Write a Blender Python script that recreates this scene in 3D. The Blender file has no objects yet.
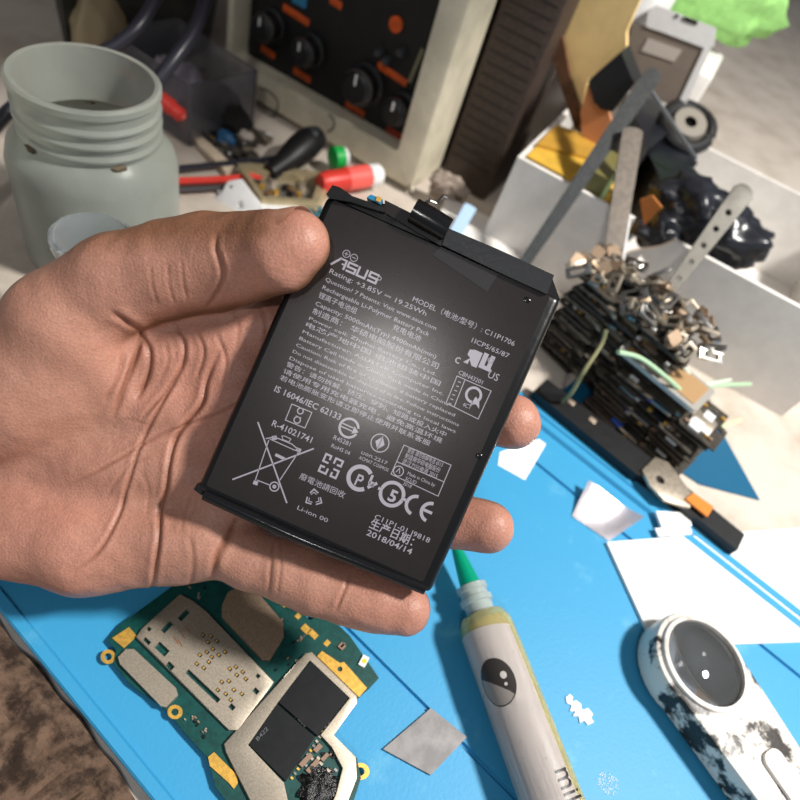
import bpy, bmesh, math, random
import numpy as np
from mathutils import Vector, Matrix
from mathutils import noise as mnoise
random.seed(7); rng = np.random.default_rng(5)
S = bpy.context.scene; COL = S.collection
PI = math.pi

# ------------------------------------------------------------------ camera
TH, RO, CAMH, FPX = math.radians(48), math.radians(23), 0.204, 600.0
Fw = Vector((0, math.cos(TH), -math.sin(TH))); R0 = Vector((1, 0, 0)); U0 = Vector((0, math.sin(TH), math.cos(TH)))
Rt = math.cos(RO)*R0 + math.sin(RO)*U0
Up = -math.sin(RO)*R0 + math.cos(RO)*U0
CAM = Vector((0, 0, CAMH))
cd = bpy.data.cameras.new('camera'); cam = bpy.data.objects.new('camera', cd); COL.objects.link(cam)
cd.sensor_width = 36; cd.lens = 27; cd.clip_start = 0.005; cd.clip_end = 50
cam.matrix_world = Matrix(((Rt.x, Up.x, -Fw.x, 0), (Rt.y, Up.y, -Fw.y, 0), (Rt.z, Up.z, -Fw.z, CAMH), (0, 0, 0, 1)))
cd.dof.use_dof = True; cd.dof.focus_distance = 0.155; cd.dof.aperture_fstop = 13
S.camera = cam

def ray(x, y): return Fw + Rt*((x-400)/FPX) + Up*((400-y)/FPX)
def G(x, y, h=0.0):                 # where the sight line of a measured point meets the height h
    d = ray(x, y); return CAM + d*((h-CAMH)/d.z)
def D(x, y, depth): return CAM + ray(x, y)*depth

# ------------------------------------------------------------------ materials
def lin(c):
    f = lambda v: v/12.92 if v <= .04045 else ((v+.055)/1.055)**2.4
    return tuple(f(v/255) for v in c) + (1,)
MATS = {}
def mat(name, col, rough=.5, metal=0, var=0, vscale=200, col2=None, bump=0, bscale=600, trans=0, sss=0, sr=(.004,.0015,.0008), coat=0, emis=None, spec=.5, ior=1.45, vc=None, alpha=1, thr=(.4,.6)):
    if name in MATS: return MATS[name]
    m = bpy.data.materials.new(name); m.use_nodes = True; nt = m.node_tree; b = nt.nodes['Principled BSDF']; L = nt.links
    b.inputs['Base Color'].default_value = lin(col); b.inputs['Roughness'].default_value = rough; b.inputs['Metallic'].default_value = metal
    b.inputs['Specular IOR Level'].default_value = spec; b.inputs['IOR'].default_value = ior
    b.inputs['Transmission Weight'].default_value = trans; b.inputs['Coat Weight'].default_value = coat; b.inputs['Alpha'].default_value = alpha
    if sss:
        b.inputs['Subsurface Weight'].default_value = sss; b.inputs['Subsurface Radius'].default_value = sr; b.inputs['Subsurface Scale'].default_value = 1
    if emis:
        b.inputs['Emission Color'].default_value = lin(col); b.inputs['Emission Strength'].default_value = emis
    tc = nt.nodes.new('ShaderNodeTexCoord')
    src = None
    if vc:
        a = nt.nodes.new('ShaderNodeVertexColor'); a.layer_name = vc; src = a.outputs['Color']; L.new(src, b.inputs['Base Color'])
    if var or col2:
        n = nt.nodes.new('ShaderNodeTexNoise'); n.inputs['Scale'].default_value = vscale; n.inputs['Detail'].default_value = 5; n.inputs['Roughness'].default_value = .65
        L.new(tc.outputs['Object'], n.inputs['Vector'])
        r = nt.nodes.new('ShaderNodeMapRange'); r.inputs['From Min'].default_value = thr[0]; r.inputs['From Max'].default_value = thr[1]
        L.new(n.outputs['Fac'], r.inputs['Value'])
        mx = nt.nodes.new('ShaderNodeMix'); mx.data_type = 'RGBA'
        L.new(r.outputs['Result'], mx.inputs['Factor'])
        c = lin(col)
        if src is not None:
            m2 = nt.nodes.new('ShaderNodeMix'); m2.data_type = 'RGBA'; m2.blend_type = 'MULTIPLY'; m2.inputs['Factor'].default_value = 1
            L.new(src, m2.inputs['A']); m2.inputs['B'].default_value = (1-var, 1-var, 1-var, 1)
            L.new(src, mx.inputs['A']); L.new(m2.outputs['Result'], mx.inputs['B'])
        else:
            mx.inputs['A'].default_value = c if col2 else tuple(min(1, v*(1+var)) for v in c[:3])+(1,)
            mx.inputs['B'].default_value = lin(col2) if col2 else tuple(v*(1-var) for v in c[:3])+(1,)
        L.new(mx.outputs['Result'], b.inputs['Base Color'])
    if bump:
        n2 = nt.nodes.new('ShaderNodeTexNoise'); n2.inputs['Scale'].default_value = bscale; n2.inputs['Detail'].default_value = 4
        L.new(tc.outputs['Object'], n2.inputs['Vector'])
        bp = nt.nodes.new('ShaderNodeBump'); bp.inputs['Strength'].default_value = bump; bp.inputs['Distance'].default_value = .0006
        L.new(n2.outputs['Fac'], bp.inputs['Height']); L.new(bp.outputs['Normal'], b.inputs['Normal'])
    MATS[name] = m; return m

black = mat('black_plastic', (22, 22, 24), .45, var=.2)
blackgloss = mat('black_gloss', (14, 14, 16), .18, bump=.1, bscale=250)
navy = mat('charcoal_navy_plastic', (20, 23, 31), .42, var=.15, spec=.35)
steel = mat('brushed_steel', (168, 165, 160), .32, 1, var=.12, vscale=900)
dsteel = mat('dull_dark_steel', (58, 61, 62), .38, .25, var=.2, vscale=500)
tin = mat('tinned_shield', (172, 161, 145), .45, .7, var=.13, vscale=1800)
gold = mat('gold_plating', (226, 178, 84), .38, .6, var=.15, vscale=900)
copper = mat('bare_copper', (190, 120, 80), .4, .8)
pcbg = mat('green_solder_mask', (6, 66, 62), .38, var=.2, vscale=500)
pcbd = mat('dark_solder_mask', (62, 57, 50), .45, var=.4, vscale=400)
pcbb = mat('blue_solder_mask', (25, 70, 128), .42, var=.35, vscale=300)
chipm = mat('chip_epoxy', (13, 15, 18), .45, var=.3, vscale=300, spec=.3)
ceram = mat('brown_ceramic', (140, 112, 92), .5)
whitep = mat('white_plastic', (226, 226, 226), .4, var=.03)
paper = mat('white_paper', (244, 244, 242), .7, bump=.15, bscale=40)
offw = mat('offwhite_plastic', (234, 230, 225), .42, var=.05, vscale=60)
beige = mat('aged_beige_plastic', (204, 196, 174), .5, var=.1, vscale=40)
brownside = mat('dark_brown_steel', (66, 54, 48), .5, .1, var=.2, vscale=300)
panel = mat('black_panel', (20, 19, 19), .5, var=.3, vscale=60)
orange = mat('orange_print', (205, 84, 26), .5, var=.15)
red = mat('red_plastic', (214, 60, 50), .4)
green = mat('green_plastic', (30, 170, 75), .4)
teal = mat('teal_translucent_plastic', (0, 170, 130), .3, trans=.3)
cable = mat('black_cable_rubber', (40, 40, 50), .35)
yellow = mat('yellow_card', (206, 164, 60), .6, var=.12, vscale=60)
tan = mat('tan_card', (238, 206, 142), .65, var=.07, vscale=40)
brownc = mat('brown_card_edge', (96, 64, 40), .7, var=.25, vscale=150)
ltgreen = mat('pale_green_cloth', (150, 205, 120), .8, var=.1)
clearp = mat('clear_plastic', (214, 220, 224), .18, trans=.85)
cwire = mat('pale_green_wire', (172, 204, 168), .45)

# ------------------------------------------------------------------ mesh helpers
def link(name, me, m, parent=None, loc=None, rot=None):
    o = bpy.data.objects.new(name, me)
    if m is not None: me.materials.append(m)
    COL.objects.link(o)
    if parent is not None: o.parent = parent
    if loc is not None: o.location = loc
    if rot is not None: o.rotation_euler = rot
    return o
def obj(name, bm, m, parent=None, loc=None, rot=None, smooth=35):
    bmesh.ops.recalc_face_normals(bm, faces=bm.faces)
    if smooth:
        a = math.radians(smooth)
        for f in bm.faces: f.smooth = True
        for e in bm.edges:
            if len(e.link_faces) == 2 and e.calc_face_angle(0) > a: e.smooth = False
    me = bpy.data.meshes.new(name); bm.to_mesh(me); bm.free()
    return link(name, me, m, parent, loc, rot)
def tag(o, label, cat, group=None, kind=None):
    o['label'] = label; o['category'] = cat
    if group: o['group'] = group
    if kind: o['kind'] = kind
    return o
def thing(name, label, cat, loc=(0, 0, 0), rotz=0, group=None):
    o = bpy.data.objects.new(name, None); COL.objects.link(o); o.empty_display_size = .01
    o.location = loc; o.rotation_euler = (0, 0, rotz) if not hasattr(rotz, '__len__') else rotz
    return tag(o, label, cat, group)
def N(): return bmesh.new()
def box(bm, c, s, M=None, bev=0, seg=2):
    r = bmesh.ops.create_cube(bm, size=1)['verts']
    for v in r: v.co = Vector((v.co.x*s[0]+c[0], v.co.y*s[1]+c[1], v.co.z*s[2]+c[2]))
    if bev:
        es = {e for v in r for e in v.link_edges}
        g = bmesh.ops.bevel(bm, geom=list(es), offset=bev, segments=seg, affect='EDGES', profile=.5)
        r = list({v for f in g['faces'] for v in f.verts} | {v for v in r if v.is_valid})
    if M is not None:
        for v in r: v.co = M @ v.co
    return r
def tube(bm, pts, r, n=10, cap=True, flat=1.0):
    pts = [Vector(p) for p in pts]; rs = r if hasattr(r, '__len__') else [r]*len(pts)
    rings = []; prev = None
    for i, p in enumerate(pts):
        t = (pts[min(i+1, len(pts)-1)] - pts[max(i-1, 0)]).normalized()
        if prev is None:
            a = Vector((0, 0, 1)) if abs(t.z) < .9 else Vector((1, 0, 0))
            u = t.cross(a).normalized()
        else:
            u = (prev - t*prev.dot(t)).normalized()
        prev = u; w = t.cross(u)
        rings.append([bm.verts.new(p + u*(rs[i]*math.cos(2*PI*k/n)) + w*(rs[i]*flat*math.sin(2*PI*k/n))) for k in range(n)])
    for a, b in zip(rings, rings[1:]):
        for k in range(n): bm.faces.new((a[k], a[(k+1) % n], b[(k+1) % n], b[k]))
    if cap:
        bm.faces.new(rings[0][::-1]); bm.faces.new(rings[-1])
def spl(pts, n=8):
    P = [Vector(p) for p in pts]; P = [2*P[0]-P[1]] + P + [2*P[-1]-P[-2]]; out = []
    for i in range(1, len(P)-2):
        a, b, c, d = P[i-1:i+3]
        for k in range(n):
            t = k/n
            out.append(.5*((2*b)+(c-a)*t+(2*a-5*b+4*c-d)*t*t+(3*b-a-3*c+d)*t**3))
    out.append(P[-2]); return out
def lathe(bm, prof, n=48, M=None):
    rings = []
    for r, z in prof:
        if r < 1e-6: rings.append([bm.verts.new((0, 0, z))])
        else: rings.append([bm.verts.new((r*math.cos(2*PI*k/n), r*math.sin(2*PI*k/n), z)) for k in range(n)])
    for a, b in zip(rings, rings[1:]):
        if len(a) == 1 and len(b) == 1: continue
        for k in range(n):
            if len(a) == 1: bm.faces.new((a[0], b[k], b[(k+1) % n]))
            elif len(b) == 1: bm.faces.new((a[k], b[0], a[(k+1) % n]))
            else: bm.faces.new((a[k], a[(k+1) % n], b[(k+1) % n], b[k]))
    if M is not None:
        bm.transform(M)
def prism(bm, poly, z0, z1, holes=(), bev=0):
    """plate with straight walls from a 2D outline and cut-outs"""
    lo = []; hi = []
    for lp in (poly,) + tuple(holes):
        lo.append([bm.verts.new((p[0], p[1], z0)) for p in lp]); hi.append([bm.verts.new((p[0], p[1], z1)) for p in lp])
    for vs, flip in ((hi, False), (lo, True)):
        if not holes: bm.faces.new(vs[0] if not flip else vs[0][::-1]); continue
        es = []
        for lp in vs:
            for i in range(len(lp)): es.append(bm.edges.new((lp[i], lp[(i+1) % len(lp)])))
        bmesh.ops.triangle_fill(bm, use_beauty=True, use_dissolve=False, edges=es)
    for a, b in zip(lo, hi):
        for i in range(len(a)):
            j = (i+1) % len(a); bm.faces.new((a[i], a[j], b[j], b[i]))
    if bev:
        hs = set(hi[0]); es = [e for e in bm.edges if e.verts[0] in hs and e.verts[1] in hs and len(e.link_faces) == 2 and e.calc_face_angle(0) > .5]
        bmesh.ops.bevel(bm, geom=es, offset=bev, segments=2, affect='EDGES', profile=.5)
def circ(c, r, n=20, r2=None): return [(c[0]+r*math.cos(2*PI*k/n), c[1]+(r2 or r)*math.sin(2*PI*k/n)) for k in range(n)]
def rrect(x0, y0, x1, y1, r, n=5):
    out = []
    for cx, cy, a in ((x1-r, y1-r, 0), (x0+r, y1-r, 90), (x0+r, y0+r, 180), (x1-r, y0+r, 270)):
        for k in range(n+1):
            t = math.radians(a+90*k/n); out.append((cx+r*math.cos(t), cy+r*math.sin(t)))
    return out
def frame_of(loc, xdir, up=(0, 0, 1)):
    x = Vector(xdir).normalized(); z = Vector(up); z = (z - x*z.dot(x)).normalized(); y = z.cross(x)
    return Matrix(((x.x, y.x, z.x, loc[0]), (x.y, y.y, z.y, loc[1]), (x.z, y.z, z.z, loc[2]), (0, 0, 0, 1)))
def place(o, M):
    o.matrix_world = M; return o
def stroke(bm, pts, w, z0=0, z1=.00006, closed=False):
    """flat printed line"""
    P = [Vector((p[0], p[1])) for p in pts]; n = len(P); L = []; Rr = []
    for i in range(n):
        a = P[(i-1) % n] if (closed or i > 0) else None; b = P[(i+1) % n] if (closed or i < n-1) else None
        d1 = (P[i]-a).normalized() if a is not None else None; d2 = (b-P[i]).normalized() if b is not None else None
        d1 = d1 if d1 is not None else d2; d2 = d2 if d2 is not None else d1
        n1 = Vector((-d1.y, d1.x)); n2 = Vector((-d2.y, d2.x)); m = n1+n2
        m = n1 if m.length < .3 else m.normalized()
        s = 1/max(.5, m.dot(n1)); L.append(P[i]+m*w/2*s); Rr.append(P[i]-m*w/2*s)
    for i in range(n if closed else n-1):
        j = (i+1) % n
        bm.faces.new([bm.verts.new((q.x, q.y, z1)) for q in (L[i], Rr[i], Rr[j], L[j])])
def fillpoly(bm, pts, z1=.00006):
    vs = [bm.verts.new((p[0], p[1], z1)) for p in pts]; bm.faces.new(vs)
def text_mesh(s, bold=0.0):
    c = bpy.data.curves.new('t', 'FONT'); c.body = s; c.size = 1; c.resolution_u = 2; c.offset = bold
    o = bpy.data.objects.new('t', c); COL.objects.link(o)
    dg = bpy.context.evaluated_depsgraph_get(); dg.update()
    me = bpy.data.meshes.new_from_object(o.evaluated_get(dg)); bpy.data.objects.remove(o); bpy.data.curves.remove(c)
    return me
def text_into(bm, s, x, y, width=None, height=None, z=.00006, bold=0.0, rot=0, shear=0):
    """lay a line of text into bm: left end of the baseline at x,y; cap height; fitted to width"""
    me = text_mesh(s, bold)
    if not me.vertices: return
    xs = [v.co.x for v in me.vertices]; x0 = min(xs); w = max(xs)-x0
    k = height/.72 if height else width/w; kx = (width/w) if width else k
    ca, sa = math.cos(rot), math.sin(rot); vs = []
    for v in me.vertices:
        px = (v.co.x-x0)*kx + shear*v.co.y*k; py = v.co.y*k
        vs.append(bm.verts.new((x+px*ca-py*sa, y+px*sa+py*ca, z)))
    for p in me.polygons:
        try: bm.faces.new([vs[i] for i in p.vertices])
        except ValueError: pass
    bpy.data.meshes.remove(me)

# ------------------------------------------------------------------ setting
def struct(name, bm, m, **k):
    o = obj(name, bm, m, smooth=0, **k); o['kind'] = 'structure'; return o
bm = N(); box(bm, (.6, 2.43, .3), (6, .06, 2.6)); struct('wall_back', bm, mat('dim_grey_wall', (120, 118, 112), .8, var=.1, vscale=3))
bm = N(); box(bm, (-1.43, .9, .3), (.06, 3.0, 2.6)); struct('wall_left', bm, mat('dim_grey_wall', (120, 118, 112), .8))
bm = N(); box(bm, (.6, .75, -.78), (6, 4.2, .04)); struct('floor', bm, mat('concrete_floor', (96, 92, 86), .8, var=.2, vscale=6))
wb = thing('workbench', 'cream topped workbench under the blue mat with worn brown patches', 'workbench', (.3, .75, 0))
bm = N(); box(bm, (0, 0, -.015), (3.3, 3.2, .03), bev=.003)
obj('bench_top', bm, mat('worn_bench_top', (205, 194, 182), .55, col2=(160, 146, 128), vscale=22, bump=.2, bscale=200, thr=(.45, .8)), wb)
for sx in (-1, 1):
    for sy in (-1, 1):
        bm = N(); box(bm, (sx*1.5, sy*1.45, -.395), (.06, .06, .73)); obj('leg', bm, beige, wb)

# ------------------------------------------------------------------ silicone mat
MT = .004                                                # mat surface height
ma = math.radians(-22.3); mex = Vector((math.cos(ma), math.sin(ma), 0)); mey = Vector((-math.sin(ma), math.cos(ma), 0))
mo = G(143, 790); mo = mo + mex*((G(120, 500)-mo).dot(mex) - .0)
def ml(p): d = p-mo; return d.dot(mex), d.dot(mey)
wid = ml(G(606, 468))[1]
g1 = ml(G(450, 732, MT))[1]; g2 = ml(G(557, 480, MT))[1]; g0 = ml(G(130, 749, MT))[1]
prof = [(0, 0), (0, .0046), (.0006, .0052), (g0, .0052), (g0+.0006, MT)]
for g in (g1, g2): prof += [(g-.0009, MT), (g-.0005, MT-.0013), (g+.0005, MT-.0013), (g+.0009, MT)]
prof += [(wid-.011, MT), (wid-.0098, MT+.0018), (wid-.006, MT+.0018), (wid-.0054, MT+.0006), (wid-.0048, MT+.0018), (wid-.001, MT+.0018), (wid, MT+.001), (wid, 0)]
bm = N(); a = [bm.verts.new((0, y, z)) for y, z in prof]; b = [bm.verts.new((.46, y, z)) for y, z in prof]
for i in range(len(prof)):
    j = (i+1) % len(prof); bm.faces.new((a[i], a[j], b[j], b[i]))
bm.faces.new(a); bm.faces.new(b[::-1])
o = obj('silicone_mat', bm, mat('blue_silicone', (56, 150, 197), .5, col2=(108, 178, 208), vscale=70, thr=(.6, .95), bump=.12, bscale=900, spec=.4), None, loc=mo, rot=(0, 0, ma), smooth=30)
tag(o, 'bright blue silicone repair mat spread under the circuit board and syringe', 'mat')

# ------------------------------------------------------------------ battery
KD = .868
BD = .1746*KD; BRZ = -.4191; BW, BL, BT = .075*KD, .095*KD, .0046
bc = CAM + Fw*BD + Rt*(-.0061*KD) + Up*(.0017*KD)
bx = (Rt*math.cos(BRZ) + Up*math.sin(BRZ)); by = (-Rt*math.sin(BRZ) + Up*math.cos(BRZ)); bz = -Fw
bat = thing('phone_battery', 'black rectangular phone battery with pale printed label held in the hand', 'battery')
BM = Matrix(((bx.x, by.x, bz.x, bc.x), (bx.y, by.y, bz.y, bc.y), (bx.z, by.z, bz.z, bc.z), (0, 0, 0, 1)))
bat.matrix_world = BM
def B(px, py):                                            # measured point on the label -> label coordinates
    r = ray(px, py)*BD + CAM - bc
    return r.dot(bx), r.dot(by)
pouch = mat('black_pouch_tape', (13, 13, 14), .3, bump=.12, bscale=300)
label = mat('charcoal_label_film', (34, 29, 28), .225, var=.05, vscale=300, bump=.012, bscale=2600, spec=.55)
bm = N(); box(bm, (0, 0, -BT/2), (BW, BL, BT), bev=.0020, seg=4); obj('pouch', bm, pouch, bat)
x0, y0 = B(332, 207); x1, y1 = B(417, 578)
lx0, lx1, ly0, ly1 = -BW/2+.0020, BW/2-.0031, -BL/2+.0024, BL/2-.0011
bm = N(); prism(bm, rrect(lx0, ly0, lx1, ly1, .0008), -.0003, .00012); obj('label_film', bm, label, bat, smooth=30)
PZ = .00012
# protection board strip along the top edge
def bpoly(pts): return [B(*p) for p in pts]
bm = N(); prism(bm, bpoly([(385, 201), (445, 231), (441, 247), (384, 213)]), -.003, .0008, bev=.0002); obj('board_cover', bm, label, bat)
bm = N(); prism(bm, bpoly([(447, 229), (499, 251), (553, 276), (546, 295), (498, 273), (442, 246)]), -.0035, .0011, bev=.0003); obj('board_cover', bm, mat('slate_tape', (30, 31, 34), .35, bump=.15), bat)
bm = N(); prism(bm, bpoly([(333, 187), (340, 189), (353, 198), (385, 209), (384, 214), (352, 204), (330, 200), (327, 196)]), -.004, .0014, bev=.0005); obj('corner_flap', bm, pouch, bat)
bm = N(); prism(bm, bpoly([(329, 197), (352, 200), (385, 203), (447, 231), (553, 278), (561, 300), (330, 201)]), -.0036, -.0006, bev=.0002); obj('end_cover', bm, pouch, bat)
bm = N(); prism(bm, bpoly([(432, 255), (441, 247), (498, 274), (487, 292)]), PZ, PZ+.0001); obj('adhesive_tape', bm, mat('tape_film', (28, 26, 28), .4), bat)
bm = N()
a_, b_ = B(413, 212), B(447, 231)
tube(bm, [(a_[0], a_[1], .0022), ((a_[0]+b_[0])/2, (a_[1]+b_[1])/2, .0020), (b_[0], b_[1], .0014)], [.0030, .0031, .0030], 16, flat=.62); obj('rolled_tape', bm, blackgloss, bat)
bm = N(); tube(bm, [B(p, q)+(z,) for p, q, z in ((423, 206, .001), (430, 203, .0022), (437, 204, .001), (443, 199, .0026), (446, 200, .002))], .0005, 8, flat=.5); obj('nickel_tab', bm, steel, bat)
bm = N(); prism(bm, bpoly([(367, 199), (371, 196), (383, 201), (381, 206)]), -.003, .0012, bev=.0002); obj('connector', bm, mat('connector_blue', (30, 120, 160), .4), bat)
bm = N(); box(bm, B(379, 201)+(.0013,), (.0012, .0012, .0004)); obj('connector_pin', bm, gold, bat)
bm = N(); prism(bm, bpoly([(193, 490), (196, 484), (203, 487), (201, 496)]), -.0042, -.0006, bev=.0004); obj('corner_tab', bm, pouch, bat)
bm = N(); p, q = B(203, 497), B(424, 593)
tube(bm, spl([(p[0], p[1]+.0006, -.0008), (p[0]*.6+q[0]*.4, p[1]*.6+q[1]*.4+.0002, -.0002), (p[0]*.3+q[0]*.7, p[1]*.3+q[1]*.7+.0005, -.0006), (q[0], q[1]+.0008, -.0012)]), .0016, 12); obj('bottom_fold', bm, blackgloss, bat)
bm = N()
for x, y in ((527, 300), (479, 456)):
    bm = N(); bmesh.ops.create_icosphere(bm, subdivisions=2, radius=.0008)
    for v in bm.verts: v.co = Vector((v.co.x*1.2*(1+.5*mnoise.noise(v.co*2500)), v.co.y, v.co.z*.15))
    obj('scuff', bm, blackgloss, bat, loc=B(x, y)+(PZ,))

ink = mat('grey_lilac_ink', (152, 147, 158), .3, spec=.8)
UU = BD/FPX                                               # metres per measured pixel on the label
TU = Vector((math.cos(BRZ), math.sin(BRZ)))
pr = N()
def T(s, px, py, wpx=None, hpx=None, bm=None, bold=0.0, shear=0):
    x, y = B(px, py); text_into(bm or pr, s, x, y, wpx*UU if wpx else None, hpx*UU if hpx else None, PZ+.00006, bold, 0, shear)
def LN(pts, w, closed=False, bm=None): stroke(bm or pr, [B(*p) for p in pts], w*UU, 0, PZ+.00006, closed)
def RING(c, r, w, a0=0, a1=360, bm=None, n=28):
    x, y = B(*c); pts = [(x+r*UU*math.cos(math.radians(a0+(a1-a0)*k/n)), y+r*UU*math.sin(math.radians(a0+(a1-a0)*k/n))) for k in range(n+(0 if a1-a0 == 360 else 1))]
    stroke(bm or pr, pts, w*UU, 0, PZ+.00006, a1-a0 == 360)
def LP(c, pts, w, closed=False, bm=None):               # strokes in label axes, pixel units around a centre
    x, y = B(*c); stroke(bm or pr, [(x+p[0]*UU, y+p[1]*UU) for p in pts], w*UU, 0, PZ+.00006, closed)
def FP(c, pts, bm=None):
    x, y = B(*c); fillpoly(bm or pr, [(x+p[0]*UU, y+p[1]*UU) for p in pts], PZ+.00006)
# maker's wordmark
lg = N()
LP((332, 264), [(-1, -1), (7, 9.5)], 2.2, bm=lg); LP((332, 264), [(6, 8.6), (13.5, 8.6)], 1.8, bm=lg); LP((332, 264), [(9, 4), (12, 4)], 1.6, bm=lg); LP((332, 264), [(12.6, 9), (12.6, -1)], 2.2, bm=lg)
for dx in (15.5, 39): LP((332, 264), [(dx+9.5, 8.4), (dx, 8.4), (dx, 4), (dx+8.6, 4), (dx+8.6, -.2), (dx-.5, -.2)], 2.1, bm=lg)
LP((332, 264), [(27, 9.2), (27, -.2), (35.5, -.2), (35.5, 9.2)], 2.1, bm=lg)
RING((379.5, 278.5), 1.8, .7, bm=lg)
obj('brand_wordmark', lg, ink, bat, smooth=0)
for c, pl in (((346.5, 254), 1), ((354, 258), 0)):
    RING(c, 3.6, .7); LP(c, [(-2, 0), (2, 0)], .7)
    if pl: LP(c, [(0, -2), (0, 2)], .7)
def along(s, px, py, x1, **k): T(s, px, py, (x1-px)/.918, **k)
along('Rating: +3.85V ⎓ 19.25Wh', 329, 273, 426, hpx=5.0)
along('Question? 7 Patents: Visit www.asus.com', 325, 281, 436, hpx=4.2)
along('Rechargeable Li-Polymer Battery Pack', 322, 289, 429, hpx=4.4)
along('锂离子电池组', 318, 297, 356, hpx=5); along('充电电池', 392, 329, 420, hpx=5)
along('Capacity: 5000mAh(Typ) 4900mAh(min)', 315, 305, 436, hpx=4.4)
along('制造商： 华硕电脑股份有限公司', 312, 313, 438, hpx=5)
SMALL = ['Power cell: Zhuhai Battery Co., Ltd.', '电芯产地中国 电池组装中国', 'Manufacturer: ASUSTeK Computer Inc.', 'Battery Cell made in China, Pack made in China', 'Caution: Risk of fire or explosion if battery replaced', 'Do not disassemble or dispose of in fire. Follow instructions', 'Dispose of used batteries according to local laws',
         '警告：请勿拆解、挤压、穿刺、短路或投入火中', '请使用专用充电器充电，避免高温环境', '若电池膨胀变形请立即停止使用并联系客服']
for k, s in enumerate(SMALL):
    f = k+1
    along(s, 312-3.25*f, 313+6.6*f, [436, 440, 444, 449, 455, 459, 456, 446, 442, 430][k], hpx=3.4 if k in (0, 2, 3, 4, 5, 6) else 4.2)
along('IS 16046/IEC 62133', 274, 391, 340, hpx=6.4, bold=.01)
along('MODEL（电池/型号）: C11P1706', 412, 301, 514, hpx=5.2)
along('1ICP5/65/87', 471, 342, 508, hpx=5)
# recognition mark
ul = N()
FP((463, 362), [(0, 0), (5, 0), (5, 5), (9, 0), (14.5, 0), (14.5, 16), (6, 16), (1, 14), (1, 8.5), (5, 6.5)], bm=ul)
FP((478, 367), [(0, 0), (14, 0), (14, 2), (12, 3.5), (12, 16), (7.5, 16), (7.5, 4), (5, 4), (5, 16), (0, 16)], bm=ul)
obj('recognition_mark', ul, ink, bat, smooth=0)
T('c', 454, 362, 5, bm=None); T('US', 487, 377, 11, 7.5); RING((490.5, 360.5), 2.6, .7); T('CBN43201', 458, 374, 26, 4.5)
LN([(457, 376), (491, 391), (478, 419), (446, 403)], .8, True); LN([(465, 379.5), (454, 407)], .8)
for k in range(6): LP((460-1.9*k-1, 383+4.3*k), [(-1.5, 1), (1.5, 1)], .8)
RING((473.5, 395), 7.3, 2.6, -25, 290); FP((476, 401), [(-2, 4), (3, 1), (6, -6), (1, -3), (-4, -6)]); T('4CT', 462, 406, 9, 4.5)
# lower icons
LN([(292, 404), (312, 412.5), (305, 428), (285.5, 420)], .9, True); RING((300.5, 411), 2.9, 1.1); RING((297.3, 420), 3.2, 1.1); LP((299, 416), [(-3, -1), (3, -1)], 1)
along('R-41021741', 271.5, 425.5, 311, hpx=6.4, bold=.008)
RING((349, 428), 9.4, 2.4, 20, 345); LP((349, 428), [(-9, 1.8), (4, 1.8)], 1.2); LP((349, 428), [(-9, -1.6), (4, -1.6)], 1.2); FP((353, 430), [(0, -4), (6, 0), (0, 4)])
T('R45281', 333, 439, 18, 4.6); T('RoHS 04', 331, 447, 20, 4)
RING((380, 443), 9, 1); 
for sx in (-1, 1): FP((380, 443), [(sx*.7, -6), (sx*.7, 6), (sx*5, 0)])
LP((380, 443), [(0, -7.5), (0, 7.5)], .6)
for k, (a, w) in enumerate((('มอก.2217', 28), ('ACMAT COSMOS', 32))): T(a, 361-2.4*k, 453.5+5.2*k, w, 3.6)
LN([(404, 445), (451, 465), (438, 496), (391, 474)], .8, True); LN([(396.5, 461.5), (444.5, 482)], .8)
for k, s in enumerate(('警告 请勿拆解电池 6513', '制造商华硕电脑股份', '武汉力兴电源 2015')): T(s, 407-2.6*k, 451.5+5.7*k, 38, 4.4)
RING((398.5, 471), 5, .9); LP((398.5, 471), [(-2, -2), (0, 3), (2, -2)], .8)
for k in range(3): T(('Made in China by', 'SCUD', '2018')[k], 407-2.2*k, 474.5+5*k, (30, 12, 9)[k], 3.6)
# crossed-out bin
wb_ = N()
LN([(258, 422), (287, 503)], 1.5, bm=wb_); LN([(232.5, 479.5), (314, 448.5)], 1.5, bm=wb_)
LN([(269, 440), (255.5, 480)], 1, bm=wb_); LN([(300, 450), (280, 480)], 1, bm=wb_); LN([(266, 438.5), (275, 437), (292, 444), (299, 450)], 1, bm=wb_); LN([(270, 439), (298, 451.5)], .9, bm=wb_)
LN([(282, 436), (285, 436), (291, 439), (289, 442), (283, 439.5)], .8, True, bm=wb_); LN([(257, 480), (270, 485)], 1, bm=wb_); LN([(275.5, 454.5), (285, 459)], 3, bm=wb_)
LN([(253.5, 482), (258, 483.5)], 4, bm=wb_); LN([(296, 449), (301, 451)], 4, bm=wb_); LN([(272, 438), (277, 437.5)], 4, bm=wb_)
RING((274.5, 486.5), 4.5, 1.2, bm=wb_); RING((274.5, 486.5), 1.2, 1.6, bm=wb_)
obj('crossed_bin_mark', wb_, ink, bat, smooth=0)
# four-arrow recycling mark
for q in range(4):
    r = q*PI/2; ro = lambda x, y: (x*math.cos(r)-y*math.sin(r), x*math.sin(r)+y*math.cos(r))
    LP((331, 466), [ro(*p) for p in ((1.6, 3.4), (1.6, 9.2), (9.2, 9.2), (9.2, 3.6), (5, 3.6))], 2.0)
T('廢電池請回收', 299, 478, 49, 5.4)
for q in range(3):
    r = q*2*PI/3+.4; ro = lambda x, y: (x*math.cos(r)-y*math.sin(r), x*math.sin(r)+y*math.cos(r))
    LP((314, 498), [ro(*p) for p in ((-4, 5), (0, 9), (4.4, 5))], 1.3); LP((314, 498), [ro(*p) for p in ((-3, 3.4), (0, 6), (2.5, 3.6))], .8)
T('Li-ion 00', 297, 509, 33, 4.4)
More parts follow.
